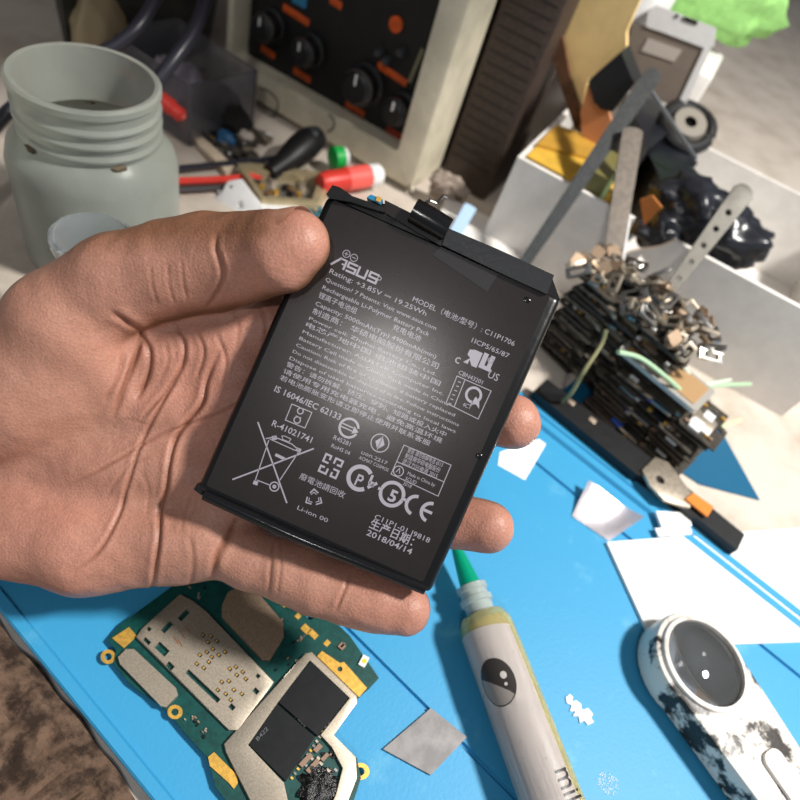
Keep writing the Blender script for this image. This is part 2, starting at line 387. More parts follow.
# certification letters
pc = N()
RING((360, 478), 11.5, 4.2, 45, 315, bm=pc); LP((358.5, 480), [(-1.5, -6), (-1.5, 5), (2.5, 5), (3.6, 2.6), (2.5, .3), (-1.5, .3)], 1.8, bm=pc); LP((372, 483), [(-3, -1), (3, -1)], 5, bm=pc); LP((371.5, 486), [(-3, -3), (4, 5)], 3, bm=pc); LP((369, 480), [(1.5, -3), (1.5, 6)], 2.6, bm=pc)
RING((392, 494), 11.6, 3.6, 8, 172, bm=pc); RING((392, 494), 11.6, 3.6, 188, 352, bm=pc); T('5', 387, 499.5, 8, 12, bm=pc, bold=.03); LP((380.5, 489), [(-2.5, 0), (2.5, 0)], 3, bm=pc); LP((403.5, 499), [(-2.5, 0), (2.5, 0)], 3, bm=pc)
RING((415.5, 505.5), 9.2, 3.4, 95, 265, bm=pc); RING((430.5, 512.5), 9.2, 3.4, 95, 265, bm=pc); LP((427, 511), [(-4, 0), (5.5, 0)], 3, bm=pc)
obj('certification_marks', pc, ink, bat, smooth=0)
along('C11P1-01 J9818', 374, 518.5, 429, hpx=5.4); along('生产日期：', 369, 526.5, 412, hpx=8, bold=.012); along('2018/04/14', 366, 534.5, 411, hpx=6, bold=.01)
obj('printed_text', pr, ink, bat, smooth=0)

# ------------------------------------------------------------------ the hand: one skin grown from a smooth union of tapered bones
VX = .00075
HB = D(150, 420, .187*KD)                                    # the hand's own base point, in the palm
def H(px, py, dep): 
    v = D(px, py, dep*KD) - HB; return np.array((v.dot(Rt), v.dot(Up), v.dot(-Fw)))      # palm axes: along the fingers, across, out of the palm
lo = np.array((-.110, -.064, -.036)); hi = np.array((.108, .064, .042))
nx, ny, nz = [int(math.ceil((b-a)/VX))+1 for a, b in zip(lo, hi)]
AX = [lo[i]+VX*np.arange(n) for i, n in enumerate((nx, ny, nz))]
FAR = .02
def new_field(): return np.full((nx, ny, nz), FAR, np.float32)
def cap_into(f, a, b, ra, rb, k, flat=None):
    """smooth union with a tapered capsule"""
    m = max(ra, rb) + .016; s = []
    for i in range(3):
        i0 = int(np.clip((min(a[i], b[i])-m-lo[i])/VX, 0, f.shape[i]-1)); i1 = int(np.clip((max(a[i], b[i])+m-lo[i])/VX+1, 1, f.shape[i]))
        if i1 <= i0: return
        s.append(slice(i0, i1))
    X, Y, Z = np.meshgrid(AX[0][s[0]], AX[1][s[1]], AX[2][s[2]], indexing='ij', sparse=True)
    ab = b-a; L2 = max(1e-12, float(ab @ ab))
    t = np.clip(((X-a[0])*ab[0]+(Y-a[1])*ab[1]+(Z-a[2])*ab[2])/L2, 0, 1)
    d = np.sqrt((X-a[0]-t*ab[0])**2+(Y-a[1]-t*ab[1])**2+((Z-a[2]-t*ab[2])*(flat or 1))**2) - (ra+(rb-ra)*t)
    d = d.astype(np.float32); g = f[tuple(s)]
    h = np.clip(.5+.5*(g-d)/k, 0, 1); f[tuple(s)] = g*(1-h)+d*h - k*h*(1-h)
def chain(f, pts, k):
    for p, q in zip(pts, pts[1:]): cap_into(f, H(*p[:3]), H(*q[:3]), p[3]*.001*KD, q[3]*.001*KD, k)
FINGERS = {
 'index': [(272, 330, .195, 11.0), (345, 318, .1955, 9.6), (420, 308, .196, 9.6), (480, 312, .1935, 8.6), (522, 322, .191, 7.6)],
 'middle': [(275, 405, .1955, 11.2), (345, 405, .197, 9.8), (418, 405, .1975, 9.8), (470, 412, .194, 8.9), (513, 421, .1895, 8.7)],
 'ring': [(258, 475, .1955, 11.0), (330, 490, .1975, 9.4), (395, 505, .1975, 9.3), (445, 518, .1935, 8.6), (487, 527, .1885, 8.4)],
 'pinky': [(212, 540, .1925, 10.6), (250, 556, .1915, 9.6), (292, 571, .1895, 9.7), (318, 583, .1885, 9.1), (350, 593, .188, 9.0), (375, 601, .1872, 8.7), (404, 608.5, .1862, 8.3)],
}
palm = new_field()
for w_, m_, r0, r1 in (((-60, 395, .200), 'index', 15, 13), ((-60, 420, .201), 'middle', 15, 13.2), ((-60, 455, .201), 'ring', 15, 12.8), ((-60, 490, .200), 'pinky', 14, 11.6)):
    p = FINGERS[m_][0]; cap_into(palm, H(*w_), H(*p[:3]), r0*.001*KD, r1*.001*KD, .005)
chain(palm, [(-520, 400, .165, 27), (-290, 400, .184, 24), (-60, 410, .201, 21)], .008); chain(palm, [(-520, 450, .165, 25), (-290, 450, .184, 22), (-60, 470, .200, 19)], .008)
chain(palm, [(-40, 520, .194, 16), (90, 545, .1935, 14.5), (175, 548, .1925, 11.5)], .006)      # heel below the little finger
chain(palm, [(100, 455, .199, 15), (215, 470, .198, 12.5)], .006)
chain(palm, [(228, 345, .1945, 10.5), (245, 470, .1955, 10.5), (205, 535, .193, 9.5)], .006)     # pads under the finger roots
chain(palm, [(175, 365, .197, 12), (262, 335, .195, 10.5)], .005)
for n_ in FINGERS:
    f = new_field(); chain(f, FINGERS[n_], .0035)
    h = np.clip(.5+.5*(palm-f)/.0022, 0, 1); palm = palm*(1-h)+f*h-.0022*h*(1-h)
th = new_field()
chain(th, [(-70, 430, .198, 19), (25, 385, .190, 19), (75, 335, .1845, 17)], .008)               # ball of the thumb
chain(th, [(20, 405, .193, 18), (110, 385, .191, 12)], .008)
chain(th, [(60, 320, .1825, 15.5), (120, 284, .180, 14.0), (170, 269, .178, 13.2), (212, 262, .1765, 13.0), (250, 257, .1728, 11.7), (282, 251, .1668, 10.5), (300, 243, .1645, 7.8)], .0045)
h = np.clip(.5+.5*(palm-th)/.0035, 0, 1); palm = palm*(1-h)+th*h-.0035*h*(1-h)
h = None; th = None; f = None

def surface_nets(f):
    ins = f < 0; n = np.array(f.shape)
    c = [ins[i:n[0]-1+i, j:n[1]-1+j, k:n[2]-1+k] for i in (0, 1) for j in (0, 1) for k in (0, 1)]
    any_ = np.logical_or.reduce(c); all_ = np.logical_and.reduce(c); act = any_ & ~all_
    idx = -np.ones(act.shape, np.int64); cells = np.argwhere(act); idx[act] = np.arange(len(cells))
    acc = np.zeros((len(cells), 3)); cnt = np.zeros(len(cells))
    offs = [np.array((i, j, k)) for i in (0, 1) for j in (0, 1) for k in (0, 1)]
    for a in range(8):
        for b in range(a+1, 8):
            dlt = offs[b]-offs[a]
            if abs(dlt).sum() != 1: continue
            A = cells+offs[a]; Bc = cells+offs[b]
            fa = f[A[:, 0], A[:, 1], A[:, 2]]; fb = f[Bc[:, 0], Bc[:, 1], Bc[:, 2]]
            x = (fa < 0) != (fb < 0); t = np.where(x, fa/np.where(x, fa-fb, 1), 0)
            acc[x] += (A+t[:, None]*dlt)[x]; cnt[x] += 1
    V = lo + VX*acc/cnt[:, None]; quads = []
    for ax in range(3):
        o1, o2 = [i for i in range(3) if i != ax]
        s0 = [slice(None)]*3; s1 = [slice(None)]*3; s0[ax] = slice(0, -1); s1[ax] = slice(1, None)
        a, b = ins[tuple(s0)], ins[tuple(s1)]
        e = np.argwhere(a != b); ok = (e[:, o1] > 0) & (e[:, o2] > 0) & (e[:, o1] < n[o1]-1) & (e[:, o2] < n[o2]-1); e = e[ok]
        sgn = a[e[:, 0], e[:, 1], e[:, 2]]
        d1 = np.zeros(3, int); d1[o1] = 1; d2 = np.zeros(3, int); d2[o2] = 1
        q = [e-d1-d2, e-d2, e, e-d1]; q = np.stack([idx[p[:, 0], p[:, 1], p[:, 2]] for p in q], 1)
        flip = sgn if ax != 1 else ~sgn
        q[~flip] = q[~flip][:, ::-1]; quads.append(q)
    return V, np.concatenate(quads)
V, Q = surface_nets(palm); palm = None
def relax(V, Q, it, lam=.5):
    E_ = np.concatenate([Q[:, [0, 1]], Q[:, [1, 2]], Q[:, [2, 3]], Q[:, [3, 0]]])
    for _ in range(it):
        s = np.zeros_like(V); c = np.zeros(len(V))
        np.add.at(s, E_[:, 0], V[E_[:, 1]]); np.add.at(s, E_[:, 1], V[E_[:, 0]]); np.add.at(c, E_[:, 0], 1); np.add.at(c, E_[:, 1], 1)
        V = V + lam*(s/c[:, None]-V)
    return V
V = relax(V, Q, 3)
def np_mesh(name, V, Q):
    me = bpy.data.meshes.new(name); me.vertices.add(len(V)); me.vertices.foreach_set('co', V.astype(np.float32).ravel())
    me.loops.add(Q.size); me.loops.foreach_set('vertex_index', Q.astype(np.int32).ravel())
    me.polygons.add(len(Q)); me.polygons.foreach_set('loop_start', np.arange(0, Q.size, Q.shape[1], dtype=np.int32))
    me.update(calc_edges=True); me.validate(); return me
me = np_mesh('person', V, Q)
o = bpy.data.objects.new('tmp', me); COL.objects.link(o)
md = o.modifiers.new('s', 'SUBSURF'); md.levels = 1; md.render_levels = 1
dg = bpy.context.evaluated_depsgraph_get(); dg.update()
me2 = bpy.data.meshes.new_from_object(o.evaluated_get(dg)); bpy.data.objects.remove(o); bpy.data.meshes.remove(me)
nv = len(me2.vertices); co = np.zeros(nv*3, np.float32); me2.vertices.foreach_get('co', co); co = co.reshape(-1, 3).astype(float)
nr = np.zeros(nv*3, np.float32); me2.vertices.foreach_get('normal', nr); nr = nr.reshape(-1, 3).astype(float)
# skin folds pressed into the palm side, each a line across the palm (points measured on the palm, depth and width in mm)
CREASES = [
 ([(178, 378), (167, 395), (154, 417), (138, 450), (127, 487), (119, 515), (98, 552), (70, 575)], .75, .62),
 ([(222, 345), (207, 380), (202, 402), (187, 422), (175, 440), (169, 462), (166, 490), (160, 510), (159, 540), (154, 575), (152, 600)], 1.15, .75),
 ([(252, 392), (247, 398), (220, 412), (187, 425), (150, 440), (100, 470), (60, 490)], .55, .5),
 ([(240, 515), (225, 542), (217, 555), (211, 580)], 1.0, 1.1), ([(190, 535), (193, 560), (190, 590)], .35, .8),
 ([(274, 540), (271, 560), (268, 598)], .35, .6), ([(282, 542), (281, 560), (277, 600)], .22, .5),
 ([(352, 570), (344, 590), (335, 612)], .4, .55),
 ([(216, 232), (216, 250), (222, 268), (221, 283), (213, 300), (203, 312)], .75, .75), ([(219, 250), (225, 268), (224, 285)], .4, .5),
 ([(150, 265), (152, 285), (158, 305)], .22, .5), ([(167, 262), (169, 285), (175, 305)], .22, .5), ([(181, 258), (183, 282), (188, 305)], .2, .5),
 ([(110, 312), (127, 322), (141, 333), (137, 352), (125, 385), (112, 420)], 1.2, .9),
 ([(141, 333), (150, 352), (148, 375), (136, 400)], 1.0, .8),
 ([(172, 318), (184, 345), (181, 368), (163, 395), (140, 420)], .8, .7),
 ([(124, 352), (118, 378), (104, 402)], .6, .7), ([(165, 340), (168, 362), (158, 385)], .3, .6), ([(196, 330), (204, 352), (196, 380)], .4, .6), ([(215, 330), (226, 360), (222, 385)], .35, .6),
 ([(262, 305), (266, 330), (264, 350)], .4, .8), ([(235, 308), (238, 330), (235, 350)], .25, .7),
 ([(190, 470), (196, 500), (188, 520)], .2, .6), ([(205, 420), (214, 450), (208, 480)], .18, .6), ([(110, 430), (122, 420), (150, 425)], .2, .6), ([(105, 500), (125, 470), (150, 455)], .25, .6),
 ([(195, 488), (186, 508), (180, 535)], .22, .6), ([(140, 470), (148, 490), (146, 520)], .2, .6),
]
front = np.clip((nr[:, 2]-.05)/.4, 0, 1); cam_l = np.array(H(400, 400, 0.0))
dv = co-cam_l; sx = 400+FPX*dv[:, 0]/-dv[:, 2]; sy = 400-FPX*dv[:, 1]/-dv[:, 2]       # the palm drawn flat, to lay the folds out
depth = np.zeros(nv); fold = np.zeros(nv); bulge = np.zeros(nv)
for pts, dmm, wmm in CREASES:
    P3 = np.array([p[:2] for p in spl([(x, y, 0) for x, y in pts], 5)]); L = len(P3)
    m = (sx > P3[:, 0].min()-25) & (sx < P3[:, 0].max()+25) & (sy > P3[:, 1].min()-25) & (sy < P3[:, 1].max()+25)
    q = np.stack([sx[m], sy[m]], 1); best = np.full(len(q), 1e9); bt = np.zeros(len(q))
    for i in range(L-1):
        a, b = P3[i], P3[i+1]; ab = b-a; t = np.clip(((q-a) @ ab)/(ab @ ab), 0, 1); d = np.hypot(*(q-a-t[:, None]*ab).T)
        u = d < best; best[u] = d[u]; bt[u] = (i+t[u])/(L-1)
    s = best/(wmm*3.2); taper = np.clip(np.minimum(bt, 1-bt)*6, 0, 1)**.7
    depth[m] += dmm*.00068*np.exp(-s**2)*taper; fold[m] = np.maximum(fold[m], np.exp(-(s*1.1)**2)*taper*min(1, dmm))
    bulge[m] += dmm*.0006*.35*np.exp(-((best-wmm*3.2*2.2)/(wmm*3.2*1.4))**2)*taper
co += nr*((bulge-depth)*front)[:, None]
# fine lumpiness of flesh and skin
lump = np.array([mnoise.noise(Vector(c)*90)*.00045 + mnoise.noise(Vector(c)*260)*.00018 for c in co]); co += nr*lump[:, None]
me2.vertices.foreach_set('co', co.astype(np.float32).ravel())
# skin pigment: pale pink palm side, browner back of the hand and thumb, reddish finger ends, brown fold lines
pal = np.clip((nr[:, 2]+.05)/.55, 0, 1); pal = pal*pal*(3-2*pal)
thumb_up = np.clip((258-.16*(sx-200)*0-sy)/26, 0, 1)*np.clip((330-sy)/20, 0, 1)*np.clip((300-sx)/40, 0, 1)
pal = pal*(1-.75*thumb_up)
A_ = lambda c: np.array(lin(c)[:3])
mot = np.array([mnoise.noise(Vector(c)*55) for c in co])
colr = A_((122, 82, 54))[None]*(1-pal)[:, None] + A_((175, 128, 109))[None]*pal[:, None]
pink = np.zeros(nv)
for t_, r_ in (((513, 421, .1895), .015), ((487, 527, .1885), .017), ((404, 608, .186), .02), ((300, 246, .169), .022), ((60, 545, .19), .03), ((225, 365, .19), .03)):
    pink = np.maximum(pink, np.exp(-(np.linalg.norm(co-H(*t_), axis=1)/r_)**2))
colr = colr*(1-.45*(pink*pal)[:, None]) + A_((193, 131, 113))[None]*(.45*(pink*pal)[:, None])
colr *= (1+.16*mot)[:, None]
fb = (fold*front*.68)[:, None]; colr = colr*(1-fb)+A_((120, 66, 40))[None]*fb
at = me2.color_attributes.new('skin', 'FLOAT_COLOR', 'POINT'); at.data.foreach_set('color', np.concatenate([colr, np.ones((nv, 1))], 1).astype(np.float32).ravel())
for p in me2.polygons: p.use_smooth = True
skin = mat('skin', (200, 145, 115), .42, vc='skin', var=.16, vscale=1400, sss=.12, sr=(.0035, .0014, .0008), bump=.35, bscale=1500, spec=.42)
me2.name = 'person'
hand = link('person', me2, skin)
hand.matrix_world = Matrix(((Rt.x, Up.x, -Fw.x, HB.x), (Rt.y, Up.y, -Fw.y, HB.y), (Rt.z, Up.z, -Fw.z, HB.z), (0, 0, 0, 1)))
tag(hand, "person's bare left hand, palm up, gripping the black battery with thumb and fingers", 'person')
# thumb nail, on the far upper side of the thumb tip
a, b = Vector(H(274, 253, .1681)), Vector(H(305, 241, .1639)); ax = (b-a).normalized(); bk = Vector((-.12, .95, .2)); bk = (bk-ax*bk.dot(ax)).normalized(); sd = ax.cross(bk)
bm = N(); rows = []
for i in range(9):
    t = i/8; r = (.0110+(.0086-.0110)*t)*KD + (.0005 if t < .9 else .0003)
    hw = (60 if i < 7 else 52)*(1-.45*max(0, (t-.85)/.15)**2)
    rows.append([bm.verts.new(a+ax*((b-a).length*(t*1.25-.05)) + bk*(r*math.cos(math.radians(hw*j/6))) + sd*(r*math.sin(math.radians(hw*j/6)))) for j in range(-6, 7)])
for r0_, r1_ in zip(rows, rows[1:]):
    for j in range(12): bm.faces.new((r0_[j], r0_[j+1], r1_[j+1], r1_[j]))
bmesh.ops.solidify(bm, geom=list(bm.faces), thickness=.0006)
obj('fingernail', bm, mat('nail', (186, 136, 112), .35, sss=.1, sr=(.002, .001, .0006)), hand)

# ------------------------------------------------------------------ phone main board lying on the mat
PB = MT+.0014; PT = PB+.001                                # board underside / top
po = G(215, 690, PB)
board = thing('phone_circuit_board', 'green phone main board with metal shields and two black chips on the mat', 'circuit board', po)
def bp(pts, z=PT): return [tuple((G(x, y, z)-po)[:2]) for x, y in pts]
outl = [(116, 650), (108, 640), (121, 624), (190, 573), (199, 568), (210, 577), (232, 588), (252, 582), (300, 606), (328, 615), (350, 636), (379, 678), (370, 688), (356, 700), (333, 735), (357, 758), (361, 778), (352, 806), (330, 850), (290, 880), (250, 856), (238, 815), (216, 788), (207, 757), (185, 733), (166, 710), (130, 684), (114, 664)]
bm = N(); prism(bm, bp(outl), 0, .001, holes=[circ(bp([(310, 616)])[0], .0012)]); obj('substrate', bm, pcbg, board)
def part(name, pts, h, m, holes=(), z0=.001, bev=.0002, parent=None):
    bm = N(); prism(bm, bp(pts, PT+h), z0, z0+h, holes=[bp(q, PT+h) for q in holes], bev=bev); return obj(name, bm, m, parent or board)
def sq(x, y, a, b, rot=43.5):                              # small rectangle on the board, a along its length
    c, s = math.cos(math.radians(rot)), math.sin(math.radians(rot))
    return [(x+u*c-v*s, y+u*s+v*c) for u, v in ((-a/2, -b/2), (a/2, -b/2), (a/2, b/2), (-a/2, b/2))]
slots = [sq(184, 615, 5, 13), sq(167, 627, 5, 13), sq(149, 629, 4, 4), sq(147, 641, 8, 4), sq(162, 649, 14, 8), sq(170, 666, 8, 6), sq(203, 686, 44, 5), sq(232, 707, 6, 5), sq(256, 691, 6, 5), sq(258, 676, 4, 4)]
reader = part('card_reader', [(180, 594), (192, 600), (206, 611), (274, 682), (263, 697), (252, 711), (238, 730), (229, 730), (136, 637), (142, 628)], .0013, tin, slots)
dark = mat('contact_gap', (30, 34, 34), .5)
for k, (x, y) in enumerate([(203, 635), (208, 642), (211, 636), (217, 641), (213, 649), (219, 655), (225, 652), (207, 652), (200, 655), (197, 664), (204, 668), (209, 662), (230, 669), (236, 667), (237, 675), (243, 672), (246, 679), (229, 681), (234, 690), (222, 682), (218, 690), (226, 694), (242, 694), (231, 700), (212, 657)]):
    g = part('contact_window', sq(x, y, 4.2, 3.4), .0014, dark, bev=0, parent=reader); part('contact_spring', sq(x-.3, y-.3, 1.8, 2.2), .0016, gold, bev=0, parent=g)
for x, y in ((176, 640), (182, 634), (188, 629), (180, 643)): part('engraved_mark', sq(x, y, 1, 9, -30), .00135, copper, bev=0, parent=reader)
part('shield_can', [(222, 605), (228, 592), (243, 585), (254, 588), (283, 622), (284, 637), (270, 660), (262, 659), (222, 617)], .0015, mat('warm_shield', (160, 138, 116), .5, .7, var=.15, vscale=1500))
part('shield_can', [(118, 657), (126, 649), (134, 649), (176, 688), (178, 695), (166, 707), (161, 706), (120, 664)], .0013, tin)
part('chip_frame', [(306, 654), (312, 652), (357, 696), (357, 703), (334, 735), (356, 757), (357, 778), (347, 804), (327, 846), (290, 872), (256, 850), (250, 800), (226, 752), (224, 744), (284, 677)], .0013, tin, [[(310, 660), (350, 698), (321, 735), (332, 747), (343, 768), (336, 795), (316, 838), (292, 820), (284, 783), (248, 745), (278, 702)]])
c1 = part('chip', [(311, 661.5), (348.5, 698), (318, 736), (278.5, 702)], .0012, chipm); c2 = part('chip', [(277.5, 704), (315, 737.5), (286, 781), (249.5, 745)], .001, chipm)
part('gold_pad', [(112, 638), (129, 627), (137, 636), (124, 648)], .0003, gold, bev=0)
part('gold_pad', [(208, 757), (214, 752), (236, 774), (238, 783), (234, 789), (229, 783), (210, 766)], .0004, gold, bev=0)
part('gold_pad', [(317, 656), (322, 651), (340, 663), (344, 662), (367, 688), (359, 697)], .0006, gold, [circ((340, 669), 2.6, 14)], bev=0)
for x, y, a, b in ((306, 629, 9, 7), (313, 634, 10, 6), (327, 643, 5, 6), (298, 616, 5, 5), (284, 604, 5, 5)): part('gold_pad', sq(x, y, a, b), .0003, gold, bev=0)
for x, y, r in ((108, 656, 7.6), (175, 712, 7.6), (361, 771, 9)): part('screw_ring', circ((x, y), r, 20, r*.95), .0003, gold, [circ((x, y), r*.48, 16)], z0=.0003 if x != 175 else .001, bev=0)
part('screw_ring', circ((199, 573), 6, 18), .0003, mat('tarnished_brass', (128, 108, 70), .5, .6), [circ((199, 573), 2.6, 12)], bev=0)
led = part('led', sq(364, 661, 11, 7, -62), .0008, whitep, bev=0); part('phosphor', circ((364.5, 661), 2.4, 14), .00095, mat('led_yellow', (240, 196, 40), .4), bev=0, parent=led)
for x, y, a, b in ((342, 646, 6, 6), (343, 645, 2, 6)): part('capacitor', sq(x, y, a, b), .0007, ceram if a > 3 else steel, bev=0)
rc = random.Random(3)
for k in range(34):                                        # little parts along the edges of the chips and shields
    x, y = rc.choice([(190, 583), (206, 592), (213, 604), (197, 726), (204, 733), (190, 720), (334, 660), (280, 673), (291, 660), (301, 640), (295, 643), (277, 620)])
    x += rc.uniform(-8, 8); y += rc.uniform(-6, 6)
    part('capacitor', sq(x, y, rc.choice((2.4, 3)), 1.6, rc.choice((43, -45))), .0005, rc.choice((ceram, steel, tin, chipm)), bev=0)
for k in range(13): part('capacitor', sq(292+k*3.1, 778-k*4.6, 3.0, 2.2), .0005, rc.choice((tin, steel, gold)), bev=0)
for x, y, a, b in ((306, 760, 16, 5), (313, 766, 16, 5), (318, 748, 9, 5), (325, 757, 9, 4)): part('inductor', sq(x, y, b, a), .0009, rc.choice((ceram, tin)), bev=0)
for k in range(30):
    x, y = rc.uniform(304, 338), rc.uniform(752, 800); part('capacitor', sq(x, y, 4, 2.6), .0006, rc.choice((tin, ceram, steel, chipm)), bev=0)
def blob(name, c, r, m, sx=1, sy=1, sz=1, amp=.4, freq=2.2, sub=4, parent=None, rot=0, seed=0):
    bm = N(); bmesh.ops.create_icosphere(bm, subdivisions=sub, radius=1)
    for v in bm.verts:
        n = v.co.normalized()+Vector((seed*7.3, seed*3.1, seed)); k = 1+amp*(mnoise.noise(n*freq)+.5*mnoise.noise(n*freq*2.3)); v.co = Vector((v.co.x*sx*k*r, v.co.y*sy*k*r, v.co.z*sz*k*r))
    return obj(name, bm, m, parent, loc=c, rot=(0, 0, rot), smooth=0 if amp < 0 else 60)
q = G(318, 790, PT)-po; blob('underfill', q+Vector((0, 0, 0)), .0052, mat('black_underfill', (12, 14, 14), .3, bump=.6, bscale=1600), sz=.28, amp=.5, freq=3, parent=board)
wt = N()
def board_text(s, px, py, w, h, z, rot):
    p = G(px, py, PT+z)-po; text_into(wt, s, p.x, p.y, w, h, .001+z+.00004, rot=rot)
for (s, px, py, z, w) in (('SEC 810', 318, 666, .0012, .006), ('KMDH6001DM', 322, 671, .0012, .009), ('B422', 258, 741, .001, .004), ('SDM636', 290, 712, .001, .006), ('002', 306, 724, .001, .004)):
    board_text(s, px, py, w, .0011, z, math.radians(-20 if px > 300 and py < 700 else (68 if px < 270 else -20)))
obj('chip_marking', wt, mat('laser_grey', (92, 96, 98), .5), c1, smooth=0); c1.children[0].location = (0, 0, 0)

# ------------------------------------------------------------------ small things on the mat
def slab(name, pts, h, m, label, cat, z0=MT, bev=.0001, group=None):
    c = G(sum(p[0] for p in pts)/len(pts), sum(p[1] for p in pts)/len(pts), z0)
    bm = N(); prism(bm, [tuple((G(x, y, z0+h)-c)[:2]) for x, y in pts], 0, h, bev=bev)
    return tag(obj(name, bm, m, loc=c), label, cat, group)
slab('metal_plate', [(383, 749), (431, 708), (467, 737), (431, 775)], .0009, mat('worn_zinc', (122, 120, 120), .55, .35, var=.18, vscale=120), 'grey diamond-shaped metal plate lying flat beside the syringe', 'metal plate')
fc = G(608, 512, MT); fq = [G(572, 516, MT+.0004)-fc, G(609, 541, MT+.0004)-fc, G(644, 517, MT+.0052)-fc, G(588, 481, MT+.0052)-fc]
bm = N(); fn = 16; fv = []
for i in range(fn+1):
    for j in range(fn+1):
        u, v = i/fn, j/fn; p = (fq[0]*(1-u)+fq[1]*u)*(1-v)+(fq[3]*(1-u)+fq[2]*u)*v; p.z += .0009*math.sin(u*5.5+1.2)*v - .0006*math.sin(v*PI); p.z = max(p.z, .0004); fv.append(bm.verts.new(p))
for i in range(fn):
    for j in range(fn): bm.faces.new((fv[i*(fn+1)+j], fv[(i+1)*(fn+1)+j], fv[(i+1)*(fn+1)+j+1], fv[i*(fn+1)+j+1]))
bmesh.ops.solidify(bm, geom=list(bm.faces), thickness=.0003)
tag(obj('foil_square', bm, mat('silver_foil', (226, 222, 226), .26, .95, bump=.15, bscale=30), loc=fc), 'shiny silver foil square lying between the fingers and the white card', 'foil')
slab('paper_scrap', [(500, 452), (539, 439), (546, 444), (525, 480), (498, 465)], .0003, paper, 'white paper scrap on the mat just under the upper fingertip', 'paper')
slab('paper_scrap', [(656, 511), (689, 513), (692, 526), (662, 527)], .0016, paper, 'small white paper scrap by the black phone frame, upper of two', 'paper', z0=.0060)
slab('paper_scrap', [(655, 528), (691, 528), (692, 534), (659, 536)], .0009, paper, 'narrow white paper scrap touching the upper edge of the big white card', 'paper', z0=.0060)
slab('white_card', [(607, 542), (700, 535), (830, 526), (850, 640), (700, 645), (652, 640)], .0016, paper, 'large white card lying flat under the round magnifier', 'card')
o = slab('dried_paste', [(566, 697), (570, 694), (573, 697), (572, 702), (576, 700), (581, 704), (582, 710), (588, 708), (593, 714), (591, 718), (594, 722), (588, 725), (584, 720), (580, 723), (579, 716), (573, 716), (576, 711), (570, 711), (572, 705), (567, 703)], .0005, mat('paste_white', (240, 240, 236), .6, bump=.5), 'white smear of dried paste on the blue mat right of the syringe', 'paste', bev=.0002)
bm = N(); c = G(608, 783, MT)
for k in range(120):
    a, r = rc.uniform(0, 2*PI), .0032*math.sqrt(rc.random()); box(bm, (r*math.cos(a)*1.2, r*math.sin(a), .0001), (.00022, .00018, .0002))
tag(obj('flux_crumbs', bm, MATS['paste_white'], loc=c, smooth=0), 'sprinkle of tiny white flux crumbs near the lower edge of the picture', 'crumbs', kind='stuff')

# ------------------------------------------------------------------ flux syringe
SR = .0092; sa = G(481, 613, MT+SR); sb = G(550, 795, MT+SR); sdir = (sb-sa); sdir.z = 0; sdir.normalize()
syr = thing('flux_syringe', 'clear syringe of amber flux with grey label and green needle tip', 'syringe'); SM = frame_of(sa, sdir); syr.matrix_world = SM
XM = Matrix(((0, 0, 1, 0), (0, 1, 0, 0), (-1, 0, 0, 0), (0, 0, 0, 1)))      # lathe axis -> syringe axis
bm = N(); lathe(bm, [(0, -.001), (.0030, -.0008), (.0074, .0008), (.0090, .0042), (SR, .007), (SR, .090), (.0145, .090), (.0145, .092), (.0084, .092), (.0084, .088), (.0084, .0068), (.0070, .0030), (0, .0012)], 56, XM)
obj('barrel', bm, mat('clear_barrel', (232, 222, 168), .14, trans=.7, ior=1.25), syr)
bm = N(); lathe(bm, [(0, .0016), (.0066, .0032), (.0081, .0070), (.0082, .070), (0, .070)], 40, XM); obj('flux_gel', bm, mat('amber_gel', (206, 190, 112), .25, sss=.25, sr=(.004, .003, .001), coat=.3), syr)
bm = N(); lathe(bm, [(0, .0705), (.0081, .0705), (.0081, .082), (.004, .084), (.004, .120), (.0095, .120), (.0095, .123), (0, .123)], 32, XM); obj('plunger', bm, whitep, syr)
bm = N(); lathe(bm, [(.0041, -.0095), (.0055, -.0095), (.0055, -.0078), (.0049, -.0074), (.0049, -.0056), (.0057, -.0052), (.0057, -.0034), (.0050, -.0030), (.0050, .0010), (.0041, .0010), (.0041, -.0095)], 32, XM)
bmesh.ops.holes_fill(bm, edges=[]); obj('luer_collar', bm, mat('frosted_clear', (214, 224, 222), .35, trans=.6), syr)
bm = N(); lathe(bm, [(0, -.0005), (.0030, -.0006), (.0036, -.006), (.0040, -.0085), (.0037, -.010), (.0025, -.020), (.0010, -.030), (.0006, -.038), (0, -.038)], 28, XM); obj('needle_tip', bm, teal, syr)
def cyl(s, t, r): return Vector((s, -r*math.sin(t), r*math.cos(t)))          # along the barrel, turn from the top
lab = mat('grubby_label', (226, 218, 214), .34, col2=(84, 76, 72), vscale=800, thr=(.64, .78), coat=.35)
bm = N(); t0, t1 = math.radians(-24), math.radians(150); rows = []
for i in range(41):
    t = t0+(t1-t0)*i/40; e = .0016*math.cos((i/40-.5)*PI*1.0)
    rows.append([bm.verts.new(cyl(s, t, SR+.00015)) for s in (.0075-e, .03, .06, .086)])
for a, b in zip(rows, rows[1:]):
    for j in range(3): bm.faces.new((a[j], a[j+1], b[j+1], b[j]))
bmesh.ops.solidify(bm, geom=list(bm.faces), thickness=.00015); lb = obj('label', bm, lab, syr)
def spos(px, py):                                          # measured point -> (along, turn) on the barrel
    d = SM.to_3x3().transposed() @ ray(px, py); c_ = SM.inverted() @ CAM
    A = d.y**2+d.z**2; Bq = c_.y*d.y+c_.z*d.z; Cq = c_.y**2+c_.z**2-(SR+.0003)**2; disc = max(0, Bq*Bq-A*Cq)
    p = c_+d*((-Bq-math.sqrt(disc))/A); return p.x, math.atan2(-p.y, p.z)
es, et = spos(497, 682); er = SR+.00025
